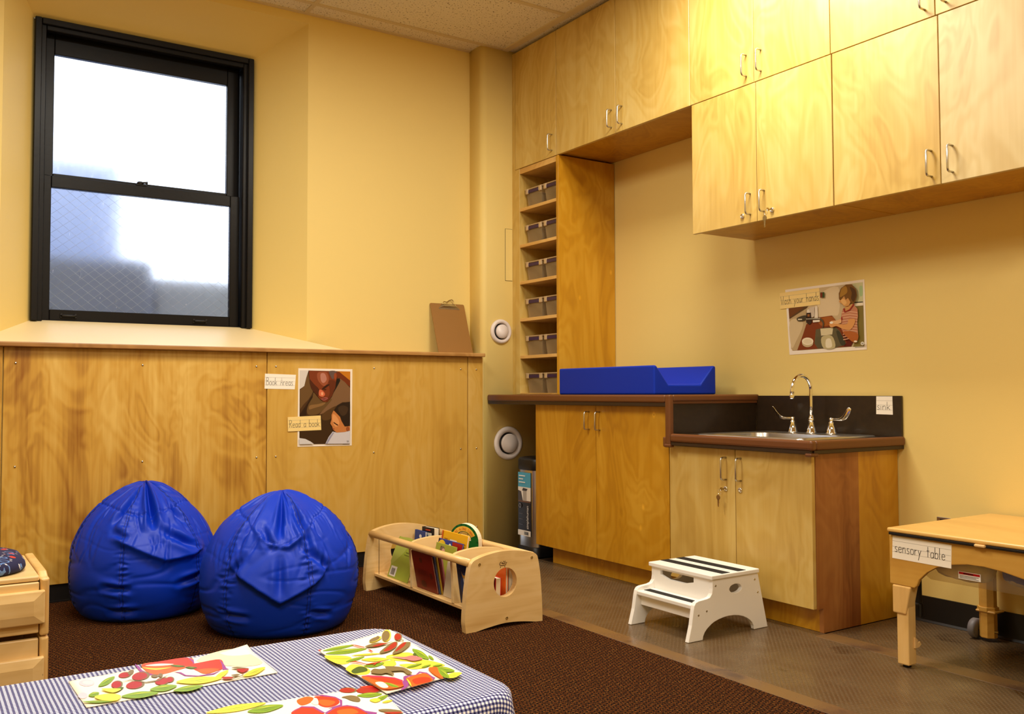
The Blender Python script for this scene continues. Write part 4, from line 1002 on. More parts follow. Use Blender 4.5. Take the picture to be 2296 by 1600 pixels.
ri = MB(); hz = [(2.55, 0.187), (2.60, 0.175), (2.69, 0.175), (2.735, 0.187), (2.735, 0.206), (2.55, 0.206)]
ri.prism([[(2.470, 0.129), (2.768, 0.129), (2.768, 0.214), (2.470, 0.214)], hz[::-1]], 0, 2.506, 2.520)
obj('riser', ri, M['white'], ss)
obj('apron', MB().rbox(2.432, 2.470, 0.072, 2.446, 2.768, 0.113, 0.002, 1), M['white'], ss)
obj('back_panel', MB().rbox(2.722, 2.470, 0.10, 2.736, 2.768, 0.185, 0.002, 1), M['white'], ss)
for x in (2.556, 2.642): obj('grip_strip', MB().box(x, 2.452, 0.2299, x+0.043, 2.788, 0.2312), M['grit'], ss)
obj('grip_strip', MB().box(2.443, 2.480, 0.1289, 2.476, 2.762, 0.1302), M['grit'], ss)

# ------------------------------------------------------------------ beanbags
M['bag'] = plain('royal_blue_vinyl', (0.001, 0.034, 0.50, 1), 0.46, bump=0.05, bscale=300, spec=0.28)
M['bag_seam'] = plain('navy_seam', lin(6, 18, 70), 0.6)
def interp(tab, x):
    for (a, b), (c, d) in zip(tab, tab[1:]):
        if x <= c:
            t = (x-a)/(c-a) if c > a else 0; t = t*t*(3-2*t) if 0 else t
            return b+(d-b)*t
    return tab[-1][1]
def beanbag(name, label, cx, cy, prof, folds, steps, front, cap, seed, lean=(0, 0), seams=6, sph=0.3):
    """prof: (r, z) outline; folds: crease lines (a0, z0, a1, z1, depth, width); steps: overhanging fold lines as (angle, z) polylines"""
    NT, NR = 300, 190
    pr = cat_rom([(r, z) for r, z in prof], 12, False)
    # resample by arc length
    L = [0]
    for p, q in zip(pr, pr[1:]): L.append(L[-1]+math.hypot(q[0]-p[0], q[1]-p[1]))
    rs = []
    j = 0
    for i in range(NR+1):
        s = L[-1]*i/NR
        while j < len(L)-2 and L[j+1] < s: j += 1
        t = (s-L[j])/(L[j+1]-L[j]) if L[j+1] > L[j] else 0
        rs.append((max(pr[j][0]+(pr[j+1][0]-pr[j][0])*t, 0.0005), max(pr[j][1]+(pr[j+1][1]-pr[j][1])*t, 0.0)))
    H = max(z for r, z in rs)
    rng = random.Random(seed)
    folds = list(folds)
    for _ in range(30):        # short crisp creases running down from the gathered top
        a = rng.uniform(-1.5, 1.5); z0 = rng.uniform(0.30, 0.46)*H/0.518; folds.append((a, z0, a+rng.uniform(-0.16, 0.16), z0-rng.uniform(0.05, 0.12), rng.uniform(0.002, 0.0055), rng.uniform(0.005, 0.008)))
    for _ in range(22):        # level puckers beside the seams lower down
        a = sph+rng.choice((-1, 0))*2*PI/seams+rng.uniform(-0.06, 0.06); z0 = rng.uniform(0.04, 0.30); folds.append((a-rng.uniform(0.03, 0.12), z0, a+rng.uniform(0.03, 0.12), z0+rng.uniform(-0.012, 0.012), rng.uniform(0.0015, 0.0045), rng.uniform(0.004, 0.007)))
    vs = []; P0 = Vector((seed*3.1, seed*1.7, 0))
    def dang(a, b):
        d = (a-b) % (2*PI)
        return d-2*PI if d > PI else d
    grid = []
    for i, (r, z) in enumerate(rs):
        row = []
        n0, n1 = rs[max(i-1, 0)], rs[min(i+1, NR)]
        tx, tz = n1[0]-n0[0], n1[1]-n0[1]; l = math.hypot(tx, tz) or 1
        nr_, nz_ = tz/l, -tx/l
        for k in range(NT):
            th = 2*PI*k/NT; rel = dang(th, front)          # 0 = towards the room
            d = 0.0
            q = Vector((math.cos(th), math.sin(th), 0))
            up_ = max(0.0, min(1.0, (z-0.20)/0.22))
            if z > 0.012:
                fade = min(1, (z-0.012)/0.05)
                d += fade*0.010*noise.noise(q*1.2+Vector((0, 0, z*4.0))+P0)
                rn = abs(noise.noise(q*1.5+Vector((0, 0, z*3.0))+P0*2))
                d -= fade*0.008*math.exp(-(rn/0.07)**2)*up_                   # soft random creases near the top
                rn2 = abs(noise.noise(q*1.2+Vector((0, 0, z*17))+P0*3))
                d -= fade*0.0032*math.exp(-(rn2/0.09)**2)*(1-up_)              # shallow level wrinkles lower down
                d += up_*0.004*math.sin(7*th+seed+6*z)*min(1, r/0.1)
            # seams with puckers
            for s in range(seams):
                ds = dang(th, front+sph+s*2*PI/seams)*max(r, 0.02)
                if abs(ds) < 0.03 and z > 0.01:
                    d -= 0.0045*math.exp(-(ds/0.0035)**2)
                    d += 0.0022*math.sin(z*300+seed)*math.exp(-(abs(ds)/0.012))
            for a0, z0, a1, z1, dep, wid in folds:
                ax, ay, bx, by = a0*0.28, z0, a1*0.28, z1; px_, py_ = rel*0.28, z
                vx, vy = bx-ax, by-ay; tt = ((px_-ax)*vx+(py_-ay)*vy)/(vx*vx+vy*vy); tc2 = max(0, min(1, tt))
                dd = math.hypot(px_-ax-vx*tc2, py_-ay-vy*tc2)
                tap = math.sin(PI*min(1, max(0.08, tc2*0.9+0.08)))
                d -= 1.35*dep*tap*(math.exp(-(dd/wid)**2)-0.45*math.exp(-((dd-1.9*wid)/wid)**2))
            for line, amp, upw, dnw in steps:
                if line[0][0] < rel < line[-1][0]:
                    zv = interp(line, rel); e = min(rel-line[0][0], line[-1][0]-rel)/(0.22)
                    e = min(1, e); h = z-zv
                    d += amp*e*(math.exp(-h/upw) if h >= 0 else math.exp(h/dnw))
            zc = interp(cap, abs(rel)) if not isinstance(cap[0][0], tuple) else cap
            dc = (z-zc)
            if abs(dc) < 0.03: d -= 0.006*math.exp(-(dc/0.0032)**2); d += 0.003*math.sin(th*60)*math.exp(-abs(dc)/0.012)
            R_ = max(r+d*nr_, 0.0); Z_ = max(z+d*nz_, 0.0)
            lx_, ly_ = lean[0]*(Z_/H)**2, lean[1]*(Z_/H)**2
            row.append((cx+R_*math.cos(th)+lx_, cy+R_*math.sin(th)+ly_, Z_))
        grid.append(row)
    mb = MB(); loft(mb, grid)
    mb.add(grid[0], [tuple(range(NT))]); mb.add(grid[-1], [tuple(reversed(range(NT)))], 0, True)
    b = obj(name, mb, M['bag'], loc=(cx, cy, 0), fixn=True)
    tag(b, label, 'beanbag', 'blue beanbag chairs')
    # stitched seam threads, slightly proud of the vinyl
    th_ = MB()
    for s in range(seams):
        a = front+sph+s*2*PI/seams
        k = int(round((a % (2*PI))/(2*PI)*NT))
        for off in (-1, 1):
            pts = []
            for i in range(6, NR-8):
                p0 = Vector(grid[i][(k+off) % NT]); c0 = Vector((cx, cy, p0.z))
                pts.append(p0+(p0-c0).normalized()*0.0004)
            th_.tube(pts[::2], 0.0008, 4)
    obj('seam', th_, M['bag_seam'], b)
    return b
PROF = [(0.0005, 0.0), (0.15, 0.0), (0.222, 0.0), (0.258, 0.014), (0.285, 0.060), (0.303, 0.130), (0.306, 0.195), (0.296, 0.265), (0.270, 0.330), (0.228, 0.392), (0.172, 0.446), (0.120, 0.482), (0.072, 0.507), (0.030, 0.518), (0.0008, 0.516)]
f2 = math.atan2(-3.55, -1.24)
beanbag('beanbag', 'front blue beanbag, the right one, nearer to the tablecloth', 1.245, 3.565, PROF,
        [(-0.50, 0.46, -0.62, 0.30, 0.012, 0.016), (0.30, 0.48, 0.42, 0.30, 0.014, 0.015), (0.0, 0.50, -0.02, 0.36, 0.020, 0.014), (-0.30, 0.40, -0.10, 0.33, 0.012, 0.012),
         (0.0, 0.30, 0.0, 0.17, 0.010, 0.012), (0.28, 0.34, 0.62, 0.25, 0.013, 0.014), (-0.45, 0.30, -0.62, 0.24, 0.010, 0.012), (-0.75, 0.10, -0.35, 0.09, 0.010, 0.010), (0.35, 0.10, 0.75, 0.07, 0.010, 0.010)],
        [([(-0.66, 0.275), (-0.35, 0.22), (0.0, 0.150), (0.40, 0.205), (0.68, 0.27)], 0.030, 0.070, 0.007),
         ([(-0.50, 0.40), (-0.15, 0.345), (0.10, 0.335), (0.42, 0.385), (0.6, 0.42)], 0.018, 0.05, 0.005)],
        f2, [(0, 0.340), (0.35, 0.375), (0.7, 0.43), (1.4, 0.455), (3.15, 0.44)], 3, lean=(0.01, 0.01), sph=0.36)
f1 = math.atan2(-4.11, -0.85)
PROF1 = [(r*0.955, z*1.035) for r, z in PROF]
beanbag('beanbag', 'rear blue beanbag, the left one, against the plywood wainscot', 0.850, 4.115, PROF1,
        [(0.10, 0.53, 0.14, 0.36, 0.030, 0.017), (-0.30, 0.50, -0.55, 0.38, 0.016, 0.014), (0.25, 0.36, 0.75, 0.27, 0.015, 0.014), (0.55, 0.46, 0.70, 0.36, 0.012, 0.014),
         (-0.5, 0.36, -0.2, 0.33, 0.010, 0.012), (-0.55, 0.15, -0.15, 0.14, 0.014, 0.012), (0.45, 0.15, 0.9, 0.17, 0.013, 0.012), (-0.5, 0.05, -0.05, 0.05, 0.010, 0.012)],
        [([(-0.50, 0.345), (-0.15, 0.30), (0.25, 0.245), (0.65, 0.255), (0.95, 0.28)], 0.026, 0.07, 0.009),
         ([(-0.05, 0.44), (0.12, 0.405), (0.34, 0.43)], 0.016, 0.05, 0.006)],
        f1, [(0, 0.42), (0.4, 0.43), (0.9, 0.455), (3.15, 0.46)], 9, lean=(0.0, 0.01), sph=-0.30)

# ------------------------------------------------------------------ maple book browser
rk = thing('book_rack', 'low maple book rack with round handle hole standing on the carpet', 'book rack', (1.955, 3.48, 0))
end = [(1.778, 0.0)]+cat_rom([(1.775, 0.02), (1.773, 0.05), (1.780, 0.14), (1.790, 0.21), (1.798, 0.248), (1.806, 0.263), (1.822, 0.273), (1.870, 0.286), (1.930, 0.2935), (1.985, 0.2925), (2.040, 0.285), (2.086, 0.275), (2.102, 0.266), (2.110, 0.250), (2.122, 0.180), (2.129, 0.08), (2.131, 0.02)], 5, False)+[(2.131, 0.0)]
end += cat_rom([(2.098, 0.0015), (2.030, 0.012), (1.955, 0.0165), (1.885, 0.010), (1.820, 0.0005)], 4, False)
hole = [(1.955+0.0535*math.cos(2*PI*k/32), 0.173+0.0565*math.sin(2*PI*k/32)) for k in range(32)]
for y0 in (3.015, 3.918):
    p = obj('end_panel', MB().prism([end, hole], 1, y0, y0+0.030), M['maple'], rk, bevel=(0.008, 3))
    if y0 < 3.2:
        for x, z in ((1.837, 0.253), (2.080, 0.256), (1.961, 0.034)):
            obj('plug', MB().lathe([(0.0055, 0), (0.0055, 0.0012), (0.004, 0.0002), (0, 0.0002)], (x, y0-0.0002, z), (0, -1, 0), 14), M['brass'], p)
        lg2 = MB(); F = lambda u, v, o: (1.940+u, y0-0.0006-o, 0.240+v)
        for q in ([(-.010, .010), (-.012, .003), (-.004, -.001), (.010, -.001), (.018, .001)], [(-.010, .010), (-.004, .014), (-.004, .006), (.002, .012), (.002, .004)], [(.006, .016), (.010, .009), (.014, .016)], [(.016, .012), (.018, .004), (.022, .010)], [(-.008, -.004), (-.008, -.007)], [(.012, -.004), (.012, -.007)], [(0, .008), (.008, .005), (.014, .006)]):
            ribbon(lg2, q, 0.0026, F, 0)
        lg2.poly3([F(a, b, .0001) for a, b in [(-.010, -.005), (-.006, -.005), (-.008, -.010)]]); lg2.poly3([F(a, b, .0001) for a, b in [(.010, -.005), (.014, -.005), (.012, -.010)]])
        obj('burnt_emblem', lg2, cmat(58, 24, 6), p, fixn=False)
for x in (1.806, 2.094):
    obj('rail', MB().tube([(x, 3.035, 0.2585), (x, 3.30, 0.2585), (x, 3.60, 0.2585), (x, 3.925, 0.2585)], 0.0155, 18), M['maple_y'], rk)
obj('shelf', MB().rbox(1.818, 3.045, 0.064, 2.096, 3.918, 0.078, 0.002, 1), M['maple_y'], rk)
for yb, lean_ in ((3.187, 0.14), (3.545, 0.16)):
    dv = [(1.816, 0.0785)]+cat_rom([(1.822, 0.16), (1.823, 0.245), (1.834, 0.263), (1.870, 0.274), (1.950, 0.281), (2.030, 0.274), (2.066, 0.263), (2.077, 0.245), (2.078, 0.16)], 4, False)+[(2.094, 0.0785)]
    m = MB().prism(dv, 1, yb-0.009, yb+0.009)
    m.v = [(p[0], p[1]+(p[2]-0.0785)*lean_, p[2]) for p in m.v]
    obj('divider', m, M['maple'], rk, bevel=(0.006, 3))
obj('panel_edge', MB().box(1.8225, 3.880, 0.0785, 1.8245, 3.8815, 0.244), M['gap'], rk)
def acrylic():
    m, nt, b = new_mat('clear_acrylic'); L = nt.links.new; out = nt.nodes['Material Output']
    tr_ = nt.nodes.new('ShaderNodeBsdfTransparent'); gl = nt.nodes.new('ShaderNodeBsdfGlossy'); gl.inputs['Roughness'].default_value = 0.06
    mx = nt.nodes.new('ShaderNodeMixShader'); mx.inputs[0].default_value = 0.035
    L(tr_.outputs[0], mx.inputs[1]); L(gl.outputs[0], mx.inputs[2]); L(mx.outputs[0], out.inputs['Surface']); return m
M['acrylic'] = acrylic()
obj('acrylic_front', MB().box(1.8232, 3.05, 0.0785, 1.8240, 3.880, 0.244), M['acrylic'], rk)

# books: cover faces -x; local frame x = thickness, y = width, z = height, hinged at the lower front edge
M['pages'] = plain('book_pages', lin(240, 228, 200), 0.8)
def book(label, x, y0, w, h, t, cover, back=None, lean=0.0, tilt=0.0, yaw=0.0, z=0.0786, art=None, round_top=False, name='book', board=0.0018):
    b = thing(name, label, 'book', (x, y0+w/2, z), 'picture books in the rack')
    b.rotation_euler = (tilt, lean, yaw)
    lift = (w/2)*abs(math.sin(tilt)); b.location.z += lift+0.0002
    c = MB()
    c.rbox(0, -w/2, 0, board, w/2, h, 0.0008, 1); c.rbox(t-board, -w/2, 0, t, w/2, h, 0.0008, 1)
    c.box(0, w/2-board, 0.0005, t, w/2, h-0.0005)
    obj('cover', c, cmat(*cover), b, local=True)
    if t > 0.004: obj('pages', MB().box(board, -w/2+0.003, 0.003, t-board, w/2-board, h-0.003), M['pages'], b, local=True)
    if art:
        P = lambda u, v, o: (-o, w/2-u*w, v*h)
        picture('cover_art', b, art, P, start=0.0003, step=0.0002)
    return b
# picture() stores world coordinates relative to the base, so book art is built in the local frame
_pic = picture
def picture(name, parent, layers, P, step=0.00022, start=0.0006, n=4, local=False):
    mb = MB(); mats = []
    for i, (col, pts, sm) in enumerate(layers):
        m = cmat(*col)
        if m not in mats: mats.append(m)
        q = cat_rom(pts, n) if sm else pts
        mb.poly3([P(a, b, start+step*i) for a, b in q], mats.index(m))
    return obj(name, mb, mats, parent, fixn=False, local=local or root_of(parent).rotation_euler.x != 0 or root_of(parent).name.startswith('book.') or root_of(parent).name == 'book')
BAR = lambda x, y, w, h, n=9: [((244, 238, 228), [(x, y), (x+w, y), (x+w, y+h), (x, y+h)], 0)]+[((50, 46, 44), [(x+w*(0.15+0.72*k/n), y+h*0.15), (x+w*(0.15+0.72*(k+0.3+0.3*(k % 2))/n), y+h*0.15), (x+w*(0.15+0.72*(k+0.3+0.3*(k % 2))/n), y+h*0.8), (x+w*(0.15+0.72*k/n), y+h*0.8)], 0) for k in range(n)]
book('lime green book with a barcode leaning back near the far end panel', 1.835, 3.622, 0.196, 0.186, 0.006, (164, 178, 62), lean=math.radians(20), art=[
    ((178, 190, 84), [(0.0, 0.3), (0.7, 0.95), (0.2, 1.0), (0, 0.9)], 1)]+BAR(0.06, 0.04, 0.30, 0.24)+[((96, 110, 50), [(0.55, 0.66), (0.85, 0.66), (0.85, 0.675), (0.55, 0.675)], 0), ((96, 110, 50), [(0.5, 0.60), (0.92, 0.60), (0.92, 0.612), (0.5, 0.612)], 0)])
book('blue book at the back of the far rack compartment', 2.012, 3.8, 0.105, 0.185, 0.01, (26, 60, 140), lean=math.radians(3), art=[((230, 232, 236), ell(0.55, 0.86, 0.12, 0.05), 0)])
book('thick white-paged book with a black window frame on its cover', 2.036, 3.765, 0.095, 0.203, 0.03, (30, 26, 30), lean=math.radians(2), yaw=math.radians(8), art=[((222, 222, 206), [(0.16, 0.62), (0.84, 0.62), (0.80, 0.88), (0.2, 0.88)], 0), ((120, 140, 130), ell(0.4, 0.76, 0.16, 0.08), 0), ((206, 190, 120), ell(0.68, 0.72, 0.1, 0.05), 0), ((40, 70, 160), [(0.3, 0.62), (0.84, 0.62), (0.82, 0.68), (0.34, 0.67)], 0), ((196, 60, 24), [(0.3, 0.925), (0.7, 0.925), (0.7, 0.955), (0.3, 0.955)], 0)])
book('dark red book facing the front behind the middle of the long rail', 1.84, 3.35, 0.182, 0.162, 0.006, (122, 20, 10), lean=math.radians(-11), art=[
    ((84, 24, 12), ell(0.42, 0.80, 0.07, 0.07), 1), ((84, 24, 12), ell(0.82, 0.44, 0.06, 0.08), 1), ((92, 30, 14), ell(0.40, 0.17, 0.13, 0.09), 1)] + [((96, 16, 8), [(0.2, 0.42+0.04*k), (0.72-0.05*(k % 3), 0.42+0.04*k), (0.72-0.05*(k % 3), 0.43+0.04*k), (0.2, 0.43+0.04*k)], 0) for k in range(4)])
book('thin blue-grey book edge just behind the dark red book', 1.8475, 3.342, 0.188, 0.16, 0.005, (70, 82, 116), lean=math.radians(-10.5))
book('thin yellow book edge behind the dark red book', 1.8545, 3.336, 0.188, 0.162, 0.005, (206, 172, 54), lean=math.radians(-10))
book('thin crimson book edge between the yellow and the pink book', 1.861, 3.331, 0.19, 0.166, 0.005, (120, 24, 26), lean=math.radians(-9.5))
book('thin pink book edge beside the purple animals', 1.8675, 3.326, 0.19, 0.17, 0.005, (206, 130, 140), lean=math.radians(-9))
book('green picture book with grey cartoon animals leaning back behind the rail', 1.88, 3.33, 0.17, 0.192, 0.006, (158, 168, 58), lean=math.radians(11), art=[
    ((122, 104, 84), ell(0.34, 0.88, 0.12, 0.07), 1), ((214, 176, 150), ell(0.40, 0.86, 0.075, 0.045), 0), ((70, 50, 40), ell(0.27, 0.93, 0.02, 0.02), 0), ((150, 132, 160), ell(0.36, 0.55, 0.16, 0.12), 1), ((196, 176, 190), ell(0.45, 0.50, 0.09, 0.07), 0), ((140, 120, 168), ell(0.5, 0.32, 0.16, 0.11), 1), ((96, 84, 60), ell(0.6, 0.12, 0.2, 0.06), 1), ((200, 180, 70), ell(0.35, 0.12, 0.06, 0.05), 0)])
book('white-paged book standing askew at the middle of the rack', 1.846, 3.222, 0.095, 0.14, 0.01, (206, 190, 160), lean=math.radians(9))
book('cream-paged thin book beside the near divider', 1.862, 3.22, 0.096, 0.132, 0.008, (196, 180, 150), lean=math.radians(9))
book('red, yellow and blue picture book behind the green one', 1.902, 3.318, 0.205, 0.205, 0.006, (32, 58, 150), lean=math.radians(11), art=[
    ((166, 22, 22), [(0.62, 0.70), (1.0, 0.70), (1.0, 0.985), (0.58, 0.99)], 0), ((236, 196, 40), ell(0.16, 0.86, 0.16, 0.12), 1), ((30, 24, 26), [(0, 0.90), (0.06, 1.0), (0, 1.0)], 0), ((236, 210, 190), ell(0.50, 0.84, 0.09, 0.07), 1), ((250, 246, 236), ell(0.5, 0.9, 0.05, 0.04), 0)])
book('yellow board book with a barcode below the round song book', 1.926, 3.316, 0.215, 0.235, 0.01, (240, 182, 24), lean=math.radians(9.5), art=BAR(0.34, 0.70, 0.26, 0.17)+[((206, 90, 30), [(0, 0.72), (0.05, 0.72), (0.05, 1.0), (0, 1.0)], 0), ((30, 110, 60), [(0, 0.5), (0.05, 0.5), (0.05, 0.72), (0, 0.72)], 0), ((200, 140, 20), [(0.72, 0.84), (0.95, 0.84), (0.95, 0.852), (0.72, 0.852)], 0), ((200, 140, 20), [(0.74, 0.80), (0.93, 0.80), (0.93, 0.812), (0.74, 0.812)], 0), ((180, 120, 20), [(0.12, 0.86), (0.26, 0.86), (0.26, 0.875), (0.12, 0.875)], 0)])
# song book with an arched carrying handle
sb = thing('book', 'green board book with an arched handle reading Take-Along Songs', 'book', (2.016, 3.440, 0.0790), 'picture books in the rack')
sb.rotation_euler = (0, 0, math.radians(26))
R_o, R_i, hz_ = 0.075, 0.038, 0.190
arch = [(-R_o, 0), (R_o, 0)]+[(R_o*math.cos(PI*k/20), hz_+R_o*math.sin(PI*k/20)) for k in range(21)]
hol = [(R_i*math.cos(PI*k/16), hz_+0.004+R_i*math.sin(PI*k/16)) for k in range(17)]
obj('pages', MB().prism([arch, hol], 0, 0.002, 0.030), M['pages'], sb, local=True)
obj('cover', MB().prism([arch, hol], 0, 0.0, 0.002), cmat(22, 104, 40), sb, local=True)
band = [(0.065*math.cos(PI*(0.14+0.72*k/16)), hz_+0.065*math.sin(PI*(0.14+0.72*k/16))) for k in range(17)]+[(0.044*math.cos(PI*(0.86-0.72*k/16)), hz_+0.044*math.sin(PI*(0.86-0.72*k/16))) for k in range(17)]
sp_ = [((12, 70, 30), ell(0.070*math.cos(a), hz_+0.070*math.sin(a), 0.004, 0.004), 0) for a in [PI*k/9 for k in range(10)]]
picture('cover_art', sb, sp_+[((244, 196, 70), band, 0)], lambda u, v, o: (-o, -u, v), start=0.0003, step=0.0001, local=True)
word = 'TAKE-ALONG SONGS'
for i, ch in enumerate(word):
    if ch == ' ': continue
    a = PI*(0.84-0.68*i/(len(word)-1))
    def fr_(u, v, a=a):
        uu = u-0.0035; rr_ = 0.0490+v
        return (-0.0032, -(rr_*math.cos(a)+uu*math.sin(a)), hz_+rr_*math.sin(a)-uu*math.cos(a))
    cu = D.curves.new('lettering', 'FONT'); cu.body = ch; cu.size = 0.0165; cu.resolution_u = 2
    to = D.objects.new('tmp', cu); C.objects.link(to)
    me = D.meshes.new_from_object(to.evaluated_get(bpy.context.evaluated_depsgraph_get()))
    D.objects.remove(to); D.curves.remove(cu)
    mb = MB().add([fr_(v.co.x*0.62, v.co.y) for v in me.vertices], [tuple(p.vertices) for p in me.polygons]); D.meshes.remove(me)
    obj('letter', mb, cmat(204, 74, 24), sb, local=True, fixn=False)
book('midnight blue book with a yellow horse on its cover in the near compartment', 1.846, 3.052, 0.12, 0.16, 0.006, (22, 30, 66), lean=math.radians(-8), art=[
    ((40, 66, 120), ell(0.55, 0.45, 0.40, 0.36), 1), ((226, 178, 72), [(0.30, 0.82), (0.38, 0.74), (0.70, 0.74), (0.92, 0.60), (0.95, 0.42), (0.70, 0.46), (0.80, 0.56), (0.60, 0.64), (0.36, 0.66)], 1), ((206, 212, 226), [(0.36, 0.66), (0.56, 0.60), (0.52, 0.44), (0.40, 0.52)], 1), ((226, 178, 72), [(0.70, 0.46), (0.95, 0.42), (0.9, 0.32), (0.62, 0.30)], 1), ((200, 206, 220), ell(0.2, 0.88, 0.012, 0.008), 0), ((200, 206, 220), ell(0.75, 0.9, 0.012, 0.008), 0), ((200, 206, 220), ell(0.25, 0.3, 0.012, 0.008), 0)])
book('teal book at the front of the near rack compartment', 1.914, 3.056, 0.1, 0.135, 0.01, (60, 140, 150), lean=math.radians(2))
book('white-spined book seen through the round hole', 1.886, 3.06, 0.1, 0.145, 0.016, (236, 230, 220), lean=math.radians(2))
book('bright red book seen low in the round hole', 1.932, 3.054, 0.1, 0.105, 0.026, (200, 24, 20), lean=math.radians(2))
book('orange book seen through the round hole', 1.984, 3.06, 0.1, 0.146, 0.012, (228, 104, 30), lean=math.radians(1))
book('grey book behind the orange one in the near compartment', 2.0, 3.06, 0.1, 0.14, 0.022, (196, 186, 170), lean=math.radians(1))
book('taupe book at the back of the near rack compartment', 2.026, 3.06, 0.1, 0.138, 0.026, (176, 164, 142), lean=math.radians(1))

# ------------------------------------------------------------------ sensory table
st_ = thing('sensory_table', 'wooden sensory table with lidded tub at the right edge, by the wall', 'table', (3.06, 1.4, 0))
TY0, TY1, TX0, TX1 = 0.90, 1.884, 2.742, 3.372
obj('lid', MB().rbox(TX0, TY0, 0.4425, TX1, TY1, 0.4565, 0.005, 3), M['table_top'], st_)
g = MB().rbox(TX0+0.004, TY0+0.005, 0.4325, TX1-0.004, TY1-0.003, 0.4425, 0.003, 2)
obj('tray_rim', g, M['black'], st_)
obj('lid_catch', MB().rbox(TX0-0.005, 1.548, 0.4335, TX0+0.012, 1.582, 0.4425, 0.0035, 2), M['maple_y'], st_)
arch = [(1.884, 0.4325), (1.886, 0.269), (1.795, 0.268), (1.789, 0.275), (1.779, 0.297), (1.750, 0.326), (1.719, 0.346), (1.664, 0.363), (1.615, 0.3715), (1.565, 0.3735), (1.509, 0.369), (1.443, 0.356), (1.392, 0.3735+(-0.0)), ]
mid = (TY0+TY1)/2
half = [(1.886, 0.4325), (1.886, 0.269), (1.797, 0.2675), (1.789, 0.275), (1.779, 0.297), (1.750, 0.326), (1.719, 0.346), (1.664, 0.363), (1.615, 0.3715), (1.565, 0.3725), (1.509, 0.367), (1.443, 0.354), (1.392, 0.348)]
full = half+[(2*1.392-y, z) for y, z in reversed(half[:-1])]
for x in (2.758, 3.338):
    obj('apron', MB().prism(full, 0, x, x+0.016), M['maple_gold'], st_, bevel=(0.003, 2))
for y in (0.905, 1.868):
    obj('end_apron', MB().rbox(2.775, y, 0.30, 3.338, y+0.014, 0.4325, 0.002, 1), M['maple_gold'], st_)
for y, fy in ((1.842, 1), (0.942, -1)):
    blk = [(y-0.033, 0.268), (y+0.034, 0.268), (y+0.034, 0.1755), (y-0.013, 0.1755)] if fy > 0 else [(y+0.033, 0.268), (y-0.034, 0.268), (y-0.034, 0.1755), (y+0.013, 0.1755)]
    l = obj('leg', MB().rbox(2.762, y-0.018, 0.008, 2.806, y+0.024, 0.30, 0.004, 2), M['maple_z'], st_)
    obj('leg_block', MB().prism(blk, 0, 2.756, 2.800), M['maple_z'], l, bevel=(0.004, 2))
    obj('foot', MB().lathe([(0.013, 0.0), (0.013, 0.008), (0.009, 0.010)], (2.784, y+0.003, 0.0), seg=16), M['black'], l)
    if fy > 0:
        hk = MB().prism([(2.790, 0.062), (2.812, 0.062), (2.828, 0.070), (2.820, 0.082), (2.808, 0.078), (2.806, 0.090), (2.796, 0.097), (2.790, 0.097)], 1, y-0.023, y-0.017)
        obj('clip', hk, M['maple_y'], l, bevel=(0.0015, 1))
for y in (1.868, 0.916):
    oc = [(0.030*math.cos(PI/8+PI/4*k), 0.030*math.sin(PI/8+PI/4*k)) for k in range(8)]
    l = obj('leg', MB().prism([(3.318+a, y+b) for a, b in oc], 2, 0.012, 0.30), M['maple_gold'], st_, bevel=(0.003, 2))
    obj('collar', MB().prism([(3.318+a*1.22, y+b*1.22) for a, b in oc], 2, 0.108, 0.124).rbox(3.285, y-0.044, 0.105, 3.351, y+0.030, 0.113, 0.003, 1), M['maple_gold'], l, bevel=(0.002, 1))
    wy_ = y+0.046 if y > 1.5 else y-0.046
    obj('wheel', MB().lathe([(0.012, -0.014), (0.032, -0.013), (0.0362, -0.008), (0.0362, 0.008), (0.032, 0.013), (0.012, 0.014)], (3.312, wy_, 0.0365), (0, 1, 0), 28), plain('grey_rubber', lin(112, 108, 112), 0.5) if y > 1.5 else M['black'], l)
    obj('axle', MB().tube([(3.312, y-0.04, 0.0365), (3.312, wy_+0.016, 0.0365)], 0.0055, 8), M['brass'], l)
def tubmat():
    m, nt, b = new_mat('clear_tub'); L = nt.links.new; out = nt.nodes['Material Output']
    tr_ = nt.nodes.new('ShaderNodeBsdfTransparent'); tr_.inputs[0].default_value = (0.92, 0.88, 0.80, 1)
    mx = nt.nodes.new('ShaderNodeMixShader'); mx.inputs[0].default_value = 0.16
    b.inputs['Base Color'].default_value = (0.85, 0.72, 0.48, 1); b.inputs['Roughness'].default_value = 0.15
    L(tr_.outputs[0], mx.inputs[1]); L(b.outputs[0], mx.inputs[2]); L(mx.outputs[0], out.inputs['Surface']); return m
M['tub'] = tubmat()
def TB(d): return [R3(rr(2.788+d, 0.96+d, 3.290-d, 1.804-d, 0.025), 0.4320), R3(rr(2.792+d, 0.965+d, 3.284-d, 1.796-d, 0.025), 0.312+d), R3(rr(2.804+d, 0.98+d, 3.272-d, 1.778-d, 0.02), 0.296+d)]
tb = MB(); loft(tb, TB(0)); tb.add(TB(0)[-1], [tuple(range(28))])
tub = obj('tub', tb, M['tub'], st_)
lb = MB()
FLB = lambda u, v, o: (2.7893-o, 1.662-u*0.95, 0.319+v*0.885)
obj('warning_label', MB().box(2.7868, 1.590, 0.319, 2.7888, 1.662, 0.342), M['white'], tub)
